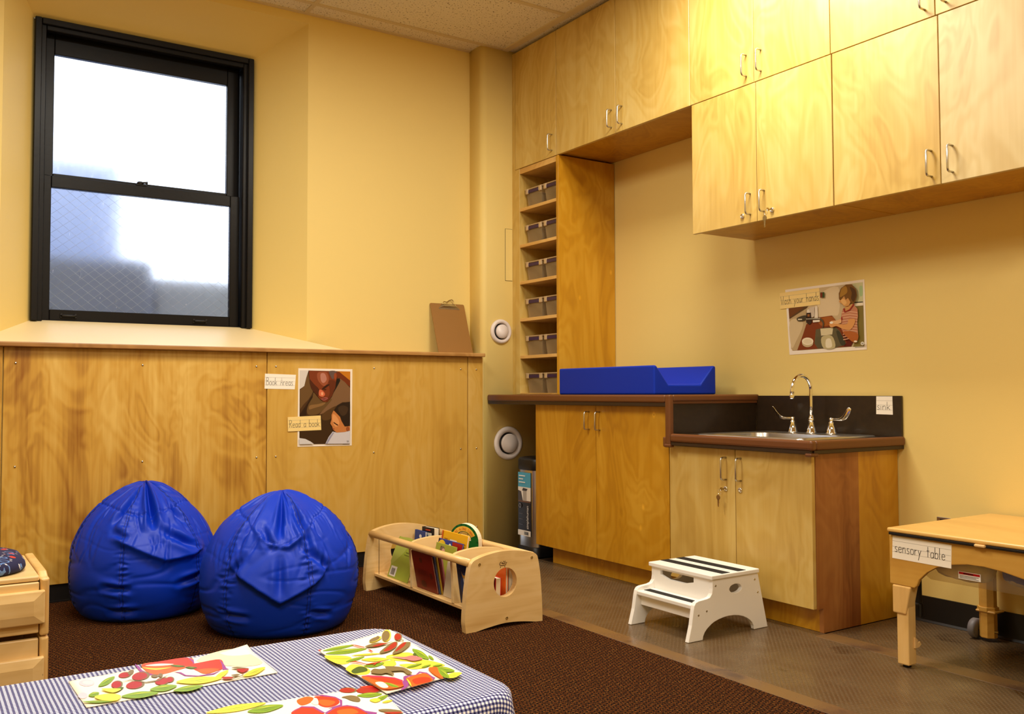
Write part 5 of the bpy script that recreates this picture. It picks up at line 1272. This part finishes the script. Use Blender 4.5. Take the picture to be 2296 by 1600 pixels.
picture('label_print', tub, [((238, 234, 228), [(0, 0), (0.076, 0), (0.076, 0.026), (0, 0.026)], 0), ((176, 16, 22), [(0.002, 0.0165), (0.074, 0.0165), (0.074, 0.0245), (0.002, 0.0245)], 0), ((60, 16, 18), [(0.018, 0.0185), (0.052, 0.0185), (0.052, 0.0225), (0.018, 0.0225)], 0)]+
        [((120, 112, 110), [(0.006, 0.0035+0.0042*k), (0.07-0.008*(k % 2), 0.0035+0.0042*k), (0.07-0.008*(k % 2), 0.0050+0.0042*k), (0.006, 0.0050+0.0042*k)], 0) for k in range(3)], lambda u, v, o: FLB(u, v, o+0.0026))
# play-sand bag in the tub
sbm = MB(); rg = []
for i in range(19):
    t = i/18; y = 1.05+0.520*t; e = math.sin(PI*t)**0.2 if 0 < t < 1 else 0.02
    rg.append([(2.872+0.068*e*math.cos(a)*(1+0.1*math.sin(5*a+9*t)), y, 0.358+0.058*e*math.copysign(abs(math.sin(a))**0.6, math.sin(a))*(1+0.12*math.sin(3*a+7*t))) for a in [2*PI*k/20 for k in range(20)]])
loft(sbm, rg)
def bagmat():
    m, nt, b = new_mat('printed_sand_bag'); L = nt.links.new
    tc = nt.nodes.new('ShaderNodeTexCoord'); sp = nt.nodes.new('ShaderNodeSeparateXYZ'); L(tc.outputs['Object'], sp.inputs[0])
    n = nd(nt, 'ShaderNodeTexNoise'); n.inputs['Scale'].default_value = 22; L(tc.outputs['Object'], n.inputs['Vector'])
    w = nd(nt, 'ShaderNodeMath', operation='MULTIPLY_ADD'); L(n.outputs['Fac'], w.inputs[0]); w.inputs[1].default_value = 0.045; L(sp.outputs['Z'], w.inputs[2])
    r = ramp(nt, [(0.0, lin(196, 190, 196)), (0.036, lin(52, 84, 205)), (0.092, lin(230, 180, 60))], 'CONSTANT'); L(w.outputs[0], r.inputs['Fac'])
    L(r.outputs['Color'], b.inputs['Base Color']); b.inputs['Roughness'].default_value = 0.35; return m
tag(obj('sand_bag', sbm, bagmat(), loc=(2.872, 1.31, 0.305)), 'blue and yellow printed sand bag lying in the tub of the sensory table', 'bag')
cbm = MB(); rg = []
for i in range(13):
    t = i/12; y = 1.590+0.190*t; e = math.sin(PI*t)**0.2 if 0 < t < 1 else 0.02
    rg.append([(2.866+0.060*e*math.cos(a)*(1+0.1*math.sin(4*a+9*t)), y, 0.350+0.051*e*math.copysign(abs(math.sin(a))**0.6, math.sin(a))*(1+0.1*math.sin(3*a+7*t))) for a in [2*PI*k/18 for k in range(18)]])
loft(cbm, rg)
tag(obj('pouch', cbm, plain('crumpled_cream_plastic', lin(250, 236, 204), 0.3, var=0.15, bscale=30), loc=(2.866, 1.68, 0.302)), 'crumpled cream pouch at the left end of the sensory table tub', 'pouch')
word_card('long white card reading sensory table on the front apron of the sensory table', [at(0, 2.7578, 1940+a/3.2, 1100+b/3.2) for a, b in ((197, 320), (620, 388), (618, 557), (195, 480))], (-1, 0, 0), 'sensory table', size=0.48, x0=0.05, base=0.30, fitw=0.86, rules=(0.30, 0.53, 0.78), pen=0.0018)
bk_ = thing('strap_buckle', 'black strap and buckle hanging behind the front leg of the sensory table', 'strap', (2.86, 1.86, 0.26))
obj('strap', MB().rbox(2.850, 1.835, 0.195, 2.862, 1.867, 0.430, 0.004, 2), M['black'], bk_)
obj('buckle', MB().rbox(2.844, 1.832, 0.150, 2.868, 1.869, 0.200, 0.008, 3), M['black'], bk_)

# ------------------------------------------------------------------ drawer chest with cushion (left edge)
dc = thing('drawer_chest', 'stacked maple drawer chest cut off by the left edge, with a cushion on it', 'chest of drawers', (0.03, 3.13, 0))
for zb, zt in ((0.012, 0.2235), (0.2265, 0.392)):
    for x0 in (-0.290, 0.323):
        sp2 = [(2.915, zb), (3.340, zb), (3.340, zt+0.006 if zb > 0.1 else zt), (2.985, zt+0.006 if zb > 0.1 else zt), (2.955, zt-0.004 if zb > 0.1 else zt), (2.915, zt-0.004 if zb > 0.1 else zt)]
        obj('side_panel', MB().prism([(y, z) for y, z in sp2], 0, x0, x0+0.024), M['maple_z'], dc, bevel=(0.007, 3))
    obj('back', MB().box(-0.266, 3.325, zb+0.01, 0.323, 3.337, zt-0.012), M['maple'], dc)
obj('base', MB().box(-0.28, 2.93, 0.0, 0.335, 3.33, 0.014), M['maple'], dc)
obj('seat_board', MB().rbox(-0.268, 2.925, 0.380, 0.3215, 3.330, 0.3945, 0.004, 2), M['maple'], dc)
for zb, zt in ((0.030, 0.222), (0.236, 0.379)):
    dr = obj('drawer', MB().rbox(-0.264, 2.918, zb, 0.3205, 2.935, zt-0.001, 0.003, 2).box(-0.25, 2.935, zb+0.004, 0.31, 3.31, zb+0.06), M['maple'], dc)
    fz0, fz1 = (0.264, 0.357) if zb > 0.1 else (0.058, 0.172)
    f = MB(); c0 = [(-0.276, fz0), (0.3345, fz0), (0.3345, fz1), (-0.276, fz1)]; c1 = [(-0.246, fz0+0.026), (0.305, fz0+0.026), (0.305, fz1-0.026), (-0.246, fz1-0.026)]
    vs = [(x, 2.918, z) for x, z in c0]+[(x, 2.900, z) for x, z in c0]+[(x, 2.893, z) for x, z in c1]
    f.add(vs, [(0, 3, 2, 1), (0, 1, 5, 4), (1, 2, 6, 5), (2, 3, 7, 6), (3, 0, 4, 7), (4, 5, 9, 8), (5, 6, 10, 9), (6, 7, 11, 10), (7, 4, 8, 11), (8, 9, 10, 11)])
    obj('drawer_front', f, M['maple'], dr, bevel=(0.004, 2))
    if zb < 0.1:
        obj('finger_hole', MB().lathe([(0.0045, 0.0), (0.0045, 0.0008), (0, 0.0008)], (0.327, 2.8998, 0.122), (0, -1, 0), 14), M['gap'], dr)
def cushion_mat():
    m, nt, b = new_mat('navy_print_fabric'); L = nt.links.new
    tc = nt.nodes.new('ShaderNodeTexCoord')
    col = None
    prev = lin(22, 22, 66)
    layers = [(34, 0.055, lin(96, 130, 190), 'ring'), (26, 0.16, lin(200, 50, 24), 'dot'), (60, 0.10, lin(196, 196, 206), 'dot'), (44, 0.09, lin(120, 24, 36), 'dot')]
    last = None
    for i, (sc_, th2, c, kind) in enumerate(layers):
        mp = nt.nodes.new('ShaderNodeMapping'); mp.inputs['Location'].default_value = (i*3.3, i*1.7, 0); mp.inputs['Rotation'].default_value = (0, 0, i*0.7); mp.inputs['Scale'].default_value = (1, 1, 0.25) if i % 2 else (0.7, 1.2, 0.25)
        L(tc.outputs['Object'], mp.inputs['Vector'])
        v = nd(nt, 'ShaderNodeTexVoronoi'); v.inputs['Scale'].default_value = sc_; L(mp.outputs[0], v.inputs['Vector'])
        if kind == 'ring': r = ramp(nt, [(0.0, (0, 0, 0, 1)), (0.26, (1, 1, 1, 1)), (0.34, (0, 0, 0, 1))], 'CONSTANT')
        else: r = ramp(nt, [(0.0, (1, 1, 1, 1)), (th2+0.06, (0, 0, 0, 1))], 'CONSTANT')
        L(v.outputs['Distance'], r.inputs['Fac'])
        mx = nd(nt, 'ShaderNodeMixRGB'); L(r.outputs['Color'], mx.inputs['Fac']); mx.inputs['Color2'].default_value = c
        if last is None: mx.inputs['Color1'].default_value = prev
        else: L(last, mx.inputs['Color1'])
        last = mx.outputs['Color']
    L(last, b.inputs['Base Color']); b.inputs['Roughness'].default_value = 0.85; return m
cu_ = MB(); rings = []
for d, z in ((0.02, 0.3948), (0.004, 0.399), (0.0, 0.408), (0.002, 0.420), (0.012, 0.432), (0.035, 0.441), (0.075, 0.446), (0.12, 0.448)):
    rings.append(R3(rr(-0.250+d, 2.945+d, 0.300-d, 3.300-d, max(0.12-d*0.5, 0.03), 8), z))
loft(cu_, rings); cu_.add(rings[-1], [tuple(range(36))], 0, True); cu_.add(rings[0], [tuple(reversed(range(36)))])
tag(obj('seat_cushion', cu_, cushion_mat(), loc=(0.025, 3.12, 0.3948)), 'navy patterned seat cushion on the maple drawer chest', 'cushion')

# ------------------------------------------------------------------ low table, gingham cloth and painted place mats
H = 0.4185
tt = thing('table', 'low table hidden under the blue gingham cloth in the foreground', 'table', (0.17, 1.53, 0))
obj('tabletop', MB().rbox(-0.50, 1.292, H-0.025, 0.835, 1.766, H-0.001, 0.01, 2), M['maple'], tt)
for x in (-0.45, 0.785):
    for y in (1.335, 1.725): obj('leg', MB().rbox(x-0.02, y-0.02, 0.0, x+0.02, y+0.02, H-0.024, 0.004, 2), M['maple_z'], tt)
def gingham():
    m, nt, b = new_mat('navy_gingham'); L = nt.links.new
    uv = nt.nodes.new('ShaderNodeUVMap'); sp = nt.nodes.new('ShaderNodeSeparateXYZ'); L(uv.outputs[0], sp.inputs[0])
    P_ = 0.0074
    outs = []
    for ax in ('X', 'Y'):
        a = nd(nt, 'ShaderNodeMath', operation='DIVIDE'); a.inputs[1].default_value = P_; L(sp.outputs[ax], a.inputs[0])
        f = nd(nt, 'ShaderNodeMath', operation='FRACT'); L(a.outputs[0], f.inputs[0])
        g = nd(nt, 'ShaderNodeMath', operation='GREATER_THAN'); g.inputs[1].default_value = 0.5; L(f.outputs[0], g.inputs[0]); outs.append(g.outputs[0])
    s = nd(nt, 'ShaderNodeMath', operation='ADD'); L(outs[0], s.inputs[0]); L(outs[1], s.inputs[1])
    h = nd(nt, 'ShaderNodeMath', operation='MULTIPLY'); h.inputs[1].default_value = 0.5; L(s.outputs[0], h.inputs[0])
    r = ramp(nt, [(0.0, lin(250, 247, 244)), (0.34, lin(118, 120, 168)), (0.75, lin(20, 22, 78))], 'CONSTANT'); L(h.outputs[0], r.inputs['Fac'])
    L(r.outputs['Color'], b.inputs['Base Color']); b.inputs['Roughness'].default_value = 0.9; return m
cx0, cx1, cy0, cy1, RC, DR = -0.500, 0.846, 1.282, 1.776, 0.050, 0.20
NX, NYc = 190, 110
tcm = MB(); uvs = []; vs = []
for j in range(NYc+1):
    for i in range(NX+1):
        u = cx0-DR+(cx1-cx0+2*DR)*i/NX; v = cy0-DR+(cy1-cy0+2*DR)*j/NYc
        qx = min(max(u, cx0+RC), cx1-RC); qy = min(max(v, cy0+RC), cy1-RC)
        dx, dy = u-qx, v-qy; d = math.hypot(dx, dy)
        if d <= RC or d < 1e-9:
            x, y, z = u, v, H
            z += 0.0012*noise.noise(Vector((u*14, v*14, 3.1)))
        else:
            s = d-RC; b_ = 0.016; ex, ey = dx/d, dy/d
            if s < b_*PI/2: a = s/b_; o = b_*math.sin(a); dz = b_*(1-math.cos(a))
            else: o = b_; dz = b_+s-b_*PI/2
            corner = min(1, abs(ex*ey)*2)
            peri = math.atan2(ey, ex)
            fold = 0.010*math.sin(u*34+1.0)*(1-corner)*abs(ey)+0.010*math.sin(v*34)*(1-corner)*abs(ex)+corner*(0.016+0.016*math.cos(6*peri))
            o += fold*min(1, dz/0.12)+0.10*dz*(1-0.4*corner)
            x, y, z = qx+ex*(RC+o), qy+ey*(RC+o), H-dz
        vs.append((x, y, z)); uvs.append((u, v))
fs = [(j*(NX+1)+i, j*(NX+1)+i+1, (j+1)*(NX+1)+i+1, (j+1)*(NX+1)+i) for j in range(NYc) for i in range(NX)]
tcm.add(vs, fs, 0, True); tcm.uv = uvs
tag(obj('tablecloth', tcm, gingham(), loc=(0.17, 1.53, H)), 'navy and white gingham tablecloth draped over the low foreground table', 'tablecloth')

# place mats: white printed cloth with painted fruit, flowers and leaves
CREAM, RED, ORG, PUR, GRN, DGR, YEL, TAN, DRD, PNK = (250, 243, 224), (226, 48, 14), (240, 98, 24), (150, 62, 146), (128, 166, 34), (62, 92, 24), (234, 220, 70), (126, 106, 66), (172, 24, 16), (232, 200, 214)
kA = crop(140, 1430, 4.592); kB = crop(700, 1395, 6.3778); kC = crop(0, 1430, 3.5875)
MZ = H+0.0022
def matfn(k, lift): return lambda u, v, o=0.0: at(2, MZ+lift+o, *k(u, v))
def curled(P, poly, curl):
    return poly
def leaf(x0, y0, x1, y1, w, col=GRN, vein=DGR):
    dx, dy = x1-x0, y1-y0; l = math.hypot(dx, dy); nx, ny = -dy/l*w/2, dx/l*w/2
    m_ = lambda t, s: (x0+dx*t+nx*s, y0+dy*t+ny*s)
    out = [(col, [m_(0, 0), m_(.25, .75), m_(.55, 1), m_(.85, .55), m_(1, 0), m_(.85, -.5), m_(.5, -.9), m_(.2, -.6)], 1)]
    out.append((vein, [m_(.05, .05), m_(.5, .12), m_(.95, .03), m_(.5, -.02)], 0)); out.append((vein, [m_(.2, .35), m_(.55, .55), m_(.85, .3), m_(.55, .45)], 0))
    out.append((YEL, [m_(.2, -.3), m_(.55, -.5), m_(.85, -.25), m_(.55, -.36)], 0))
    return out
def blob(x, y, rx, ry, col, rot=0, shade=None):
    o = [(col, ell(x, y, rx, ry, 12, rot), 1)]
    if shade: o = [(shade, ell(x+rx*0.18, y-ry*0.1, rx*1.12, ry*1.12, 12, rot), 1)]+o
    return o
def place_mat(label, outline, P, art, thick=0.0010, bumpf=None):
    mb = MB(); pts = [P(a, b) for a, b in outline]
    # grid the sheet so it can ripple: bilinear patch of the four corners
    a, b_, c, d = [Vector(p) for p in pts[:4]]
    n = 26; vs = []
    for j in range(n+1):
        for i in range(n+1):
            s, t = i/n, j/n
            p = a*(1-s)*(1-t)+b_*s*(1-t)+c*s*t+d*(1-s)*t
            z = bumpf(s, t) if bumpf else 0
            vs.append((p.x, p.y, p.z+z))
    N = (n+1)*(n+1)
    fs = [(j*(n+1)+i, j*(n+1)+i+1, (j+1)*(n+1)+i+1, (j+1)*(n+1)+i) for j in range(n) for i in range(n)]
    vs2 = [(x, y, z-thick) for x, y, z in vs]
    rim = [i for i in range(n+1)]+[(j+1)*(n+1)-1 for j in range(1, n+1)]+[N-1-i for i in range(1, n+1)]+[(n-j)*(n+1) for j in range(1, n)]
    mb.add(vs+vs2, fs+[tuple(N+i for i in reversed(f)) for f in fs]+[(rim[i], rim[i-1], N+rim[i-1], N+rim[i]) for i in range(len(rim))], 0, True)
    o = obj('place_mat', mb, M['mat_cloth'], loc=(a+c)/2); tag(o, label, 'place mat')
    picture('painted_print', o, art, lambda u, v, q: P(u, v, q), start=0.0005, step=0.00003, n=4)
    return o
M['mat_cloth'] = plain('cream_mat_cloth', lin(250, 243, 226), 0.8)
# left mat
artA = [(PNK, ell(250, 460, 80, 34), 1), (CREAM, ell(265, 455, 56, 18), 1), (PNK, ell(210, 590, 50, 32), 1), ((240, 228, 190), [(1380, 230), (1760, 110), (2060, 250), (1800, 290)], 1)]
artA += [(PUR, [(745, 262), (790, 290), (820, 330), (900, 362), (960, 372), (880, 385), (810, 360), (775, 320)], 0), (ORG, [(820, 268), (1000, 240), (1200, 212), (1330, 205), (1350, 250), (1280, 300), (1180, 330), (1040, 368), (930, 370), (850, 330)], 1), (RED, [(830, 272), (1100, 222), (1280, 200), (1350, 235), (1330, 280), (1250, 285), (1100, 262), (900, 290)], 1), (CREAM, [(850, 282), (1000, 262), (1150, 268), (1000, 285)], 1), (YEL, [(820, 300), (960, 310), (1120, 300), (960, 326)], 1), (PUR, [(1290, 200), (1350, 225), (1360, 262), (1330, 285), (1345, 250)], 0),
  (RED, [(1300, 280), (1420, 250), (1620, 218), (1660, 280), (1640, 320), (1480, 360), (1400, 340)], 1), (ORG, [(1390, 330), (1500, 310), (1620, 320), (1480, 366)], 1), (PUR, [(1615, 216), (1660, 262), (1690, 310), (1720, 318), (1650, 325), (1640, 270)], 0), (PUR, [(1140, 345), (1220, 350), (1270, 378), (1400, 385), (1560, 358), (1640, 325), (1560, 372), (1400, 394), (1260, 388), (1200, 358)], 0)]
artA += leaf(1110, 282, 1265, 290, 26, DGR, GRN)+leaf(1265, 300, 1390, 305, 26, DGR, GRN)
for x, y, rx, ry in ((635, 380, 58, 26), (795, 392, 80, 38), (738, 482, 84, 36), (1020, 445, 66, 34), (1100, 428, 40, 26), (555, 478, 52, 34)): artA += blob(x, y, rx, ry, DRD, -0.15, TAN)
artA += [(TAN, ell(705, 350, 34, 22, 12, -.6), 1), (TAN, ell(950, 388, 36, 16), 1), (TAN, ell(1010, 380, 24, 20), 1), (TAN, [(600, 450), (700, 425), (860, 450), (980, 430), (1110, 366), (990, 440), (860, 458), (700, 432)], 0)]
artA += leaf(370, 495, 540, 395, 60)+leaf(520, 550, 632, 505, 36, DGR, GRN)+leaf(268, 590, 380, 562, 50)+leaf(605, 600, 990, 560, 70)+leaf(900, 530, 1180, 490, 70)+leaf(1140, 540, 1450, 490, 60)+leaf(1170, 450, 1640, 410, 76, YEL, GRN)+leaf(205, 655, 520, 648, 26)+leaf(1560, 420, 1710, 330, 50, YEL, GRN)+leaf(1860, 390, 2090, 300, 60, YEL, DGR)
artA += [(YEL, [(330, 600), (480, 570), (600, 590), (560, 640), (420, 640)], 1), (YEL, [(400, 520), (600, 520), (520, 560)], 1), (TAN, [(1740, 305), (1800, 296), (1920, 310), (1850, 320)], 1), (DRD, [(1795, 318), (1920, 315), (1870, 350), (1830, 348)], 1), (TAN, [(1735, 380), (1800, 368), (1830, 378), (1780, 390)], 1), (DRD, [(1640, 402), (1720, 396), (1760, 408), (1680, 424)], 1), (TAN, [(1640, 422), (1760, 412), (1850, 380), (1870, 350), (1860, 385), (1760, 420)], 0)]
def bumpA(s, t):   # the far right corner curls up
    e = max(0, s-0.80)/0.20*max(0, 0.30-t)/0.30
    return 0.007*e**1.2+0.0015*math.sin(9*s+2)*max(0, 0.25-t)
place_mat('left flowered place mat with one curled corner on the gingham cloth', [(62, 446), (1900, 100), (2215, 352), (248, 712)], matfn(kA, 0.0), artA, bumpf=bumpA)
# lower mat, cut off by the frame
artC = leaf(1660, 600, 2140, 520, 56, YEL, GRN)+leaf(1990, 590, 2280, 540, 60)
artB2 = [(PUR, [(0, 1040), (150, 1030), (330, 1060), (430, 1110), (430, 1180), (360, 1210), (220, 1230), (400, 1170), (390, 1110), (300, 1075), (100, 1045)], 0), (RED, [(30, 1060), (200, 1060), (340, 1080), (390, 1140), (320, 1190), (200, 1210), (90, 1170)], 1), (ORG, [(90, 1120), (160, 1100), (330, 1130), (250, 1190), (140, 1180)], 1), (CREAM, [(-60, 1090), (60, 1080), (90, 1160), (20, 1170)], 1), (ORG, [(-220, 1110), (-80, 1060), (20, 1080), (-40, 1150), (-160, 1180)], 1),
  (PUR, [(180, 1290), (330, 1200), (500, 1178), (640, 1200), (760, 1260), (930, 1285), (900, 1330), (800, 1300), (620, 1215), (480, 1195), (330, 1225), (220, 1310)], 0), (RED, [(210, 1307), (340, 1222), (500, 1195), (640, 1220), (770, 1290), (780, 1330), (400, 1380), (200, 1350)], 1), (ORG, [(360, 1260), (560, 1230), (660, 1290), (420, 1320)], 1), (RED, [(-300, 1290), (-160, 1210), (20, 1215), (160, 1280), (120, 1330), (-200, 1360)], 1), (PUR, [(-330, 1300), (-150, 1195), (30, 1200), (190, 1290), (140, 1290), (10, 1216), (-150, 1212)], 0)]
artB2 += blob(500, 968, 110, 34, DRD, 0.0, TAN)+blob(800, 965, 170, 46, DRD, -0.05, TAN)+[(RED, [(680, 915), (860, 900), (900, 920), (760, 930)], 1), (TAN, [(420, 1065), (540, 1040), (640, 1055), (690, 1100), (660, 1130), (560, 1115), (480, 1080)], 1)]
artB2 += leaf(640, 1045, 1000, 1020, 70)+leaf(900, 1110, 1085, 1040, 60)+leaf(1000, 1140, 1150, 1110, 34, YEL, DGR)+[(TAN, [(945, 1245), (1090, 1235), (1280, 1260), (1200, 1285), (1020, 1275)], 1), (DRD, [(1020, 1285), (1200, 1275), (1300, 1285), (1160, 1306)], 1), (YEL, [(820, 1105), (920, 1080), (980, 1110), (900, 1140)], 1)]
PB0 = matfn(kB, 0.0); PC0 = matfn(kC, 0.0)
def toB(p): u, v = kC(*p); return ((u-700)*6.3778, (v-1395)*6.3778)
artC = [(c, [toB(q) for q in pts], s) for c, pts, s in artC]
q00, q10, q11 = PC0(1655, 592), PB0(930, 905), PB0(1305, 1290)
q01 = q00+(q11-q10)
def inv(p):   # back to trace coordinates so the outline can pass through P
    d_ = Vector(p)-CAM; w_ = d_.dot(_f); return ((1148+FPX*d_.dot(CR)/w_-700)*6.3778, (800-FPX*d_.dot(CU)/w_-1395)*6.3778)
place_mat('lower flowered place mat cut off by the bottom edge, partly under the right one', [inv(q00), inv(q10), inv(q11), inv(q01)], PB0, artB2+artC)
# right mat, lying over the lower one
PB = matfn(kB, 0.0034)
artB = [(YEL, [(480, 660), (560, 600), (700, 610), (830, 680), (780, 740), (600, 740), (520, 700)], 1), (DGR, [(560, 690), (660, 630), (760, 640), (790, 690), (680, 720), (600, 730)], 1), (YEL, [(170, 480), (400, 470), (560, 500), (520, 580), (360, 590)], 1), (YEL, [(1060, 480), (1300, 430), (1430, 440), (1560, 520), (1720, 550), (1900, 610), (1700, 640), (1400, 560), (1150, 540)], 1), (YEL, [(1000, 560), (1160, 540), (1200, 600), (1120, 630), (1010, 610)], 1), (YEL, [(1250, 600), (1480, 590), (1640, 640), (1450, 665), (1330, 640)], 1)]
artB += leaf(150, 405, 600, 320, 50)+leaf(190, 445, 780, 375, 70)+leaf(220, 495, 560, 510, 34, YEL, GRN)+leaf(480, 560, 750, 485, 46)+leaf(700, 530, 1100, 520, 60, YEL, DGR)+leaf(740, 620, 1030, 580, 70)+leaf(560, 470, 990, 440, 26, YEL, DGR)+leaf(1430, 378, 1670, 520, 90)+leaf(1660, 470, 1740, 530, 40)+leaf(1350, 640, 1570, 585, 34)+leaf(1560, 640, 1700, 600, 26)+leaf(1720, 620, 1870, 600, 26)+leaf(1780, 645, 2040, 690, 70)+leaf(1900, 780, 2140, 720, 80, YEL, GRN)
artB += [(ORG, [(1660, 660), (1720, 636), (1790, 645), (1860, 760), (1860, 805), (1740, 740)], 1)]+leaf(1800, 660, 1960, 790, 90)
artB += [(PNK, [(1100, 484), (1260, 490), (1450, 540), (1300, 520)], 0), ((196, 120, 120), [(1150, 485), (1320, 490), (1440, 470), (1580, 515), (1450, 548), (1320, 520)], 1), (DGR, ell(1465, 455, 24, 20), 1), (RED, [(540, 312), (620, 318), (760, 352), (740, 360), (620, 332)], 0), (RED, [(790, 384), (830, 384), (880, 420), (850, 415)], 0), (RED, [(500, 575), (620, 550), (780, 590), (900, 570), (1080, 535), (900, 585), (780, 600), (620, 565)], 0), (RED, [(860, 612), (940, 560), (900, 600)], 0), (RED, [(88, 392), (120, 385), (122, 400), (95, 408)], 0)]
artB += blob(1052, 190, 56, 74, TAN, 0.25, YEL)+blob(890, 240, 80, 26, TAN, -0.35, YEL)+[(TAN, ell(940, 215, 26, 24), 1)]+blob(1222, 205, 48, 46, DRD, 0.2, TAN)
artB += [(TAN, [(750, 345), (900, 290), (1060, 290), (1160, 265), (1050, 310), (900, 345)], 1), (DRD, [(860, 340), (960, 302), (1070, 292), (990, 325), (920, 342)], 1), (TAN, [(960, 432), (1020, 370), (1130, 290), (1215, 275), (1205, 340), (1120, 400), (1030, 430)], 1), (DRD, [(1020, 410), (1080, 350), (1160, 290), (1205, 285), (1195, 340), (1110, 395)], 1), (TAN, [(1145, 445), (1200, 370), (1290, 290), (1400, 280), (1390, 330), (1290, 410), (1210, 440)], 1), (DRD, [(1190, 410), (1240, 340), (1310, 285), (1345, 285), (1310, 340), (1240, 390)], 1), (TAN, [(1215, 275), (1240, 240), (1310, 248), (1300, 275), (1290, 255), (1250, 250)], 0)]
artB += [(TAN, [(840, 712), (880, 660), (960, 665), (1060, 660), (1160, 720), (1160, 748), (1060, 720), (980, 735)], 1), (TAN, [(1040, 630), (1160, 625), (1300, 640), (1380, 680), (1430, 720), (1360, 735), (1300, 690), (1200, 690), (1110, 690)], 1)]
artB += [((214, 30, 90), [(680, 765), (800, 752), (1000, 765), (1180, 785), (1290, 820), (1300, 850), (1150, 800), (900, 785)], 0), (ORG, [(700, 775), (860, 780), (1080, 800), (1280, 850), (1310, 900), (1230, 930), (1090, 950), (980, 935), (880, 880)], 1), (RED, [(820, 785), (1080, 790), (1260, 830), (1305, 890), (1180, 880), (1000, 840)], 1), (CREAM, [(900, 860), (1010, 850), (1090, 920), (1000, 930)], 1), (PUR, [(1290, 850), (1330, 800), (1300, 780), (1350, 760), (1370, 840), (1375, 900), (1300, 960), (1270, 955), (1310, 910)], 1)]+leaf(1040, 860, 1240, 925, 44)
artB += [(RED, [(1060, 955), (1150, 945), (1040, 955), (930, 930)], 0), (PUR, [(1300, 790), (1370, 755), (1480, 745), (1530, 698), (1640, 715), (1720, 770), (1765, 790), (1740, 815), (1690, 780), (1600, 730), (1540, 720), (1490, 760), (1380, 775), (1310, 820)], 0), (ORG, [(1340, 800), (1480, 750), (1600, 722), (1680, 760), (1720, 830), (1600, 870), (1480, 905), (1420, 915), (1390, 860)], 1), (RED, [(1430, 820), (1560, 780), (1680, 790), (1690, 840), (1560, 870), (1480, 880)], 1), (YEL, [(1350, 800), (1400, 850), (1420, 910), (1390, 880)], 1)]
place_mat('right flowered place mat with red peppers at the far corner of the gingham cloth', [(92, 402), (1110, 98), (2140, 722), (1068, 1012)], PB, artB)
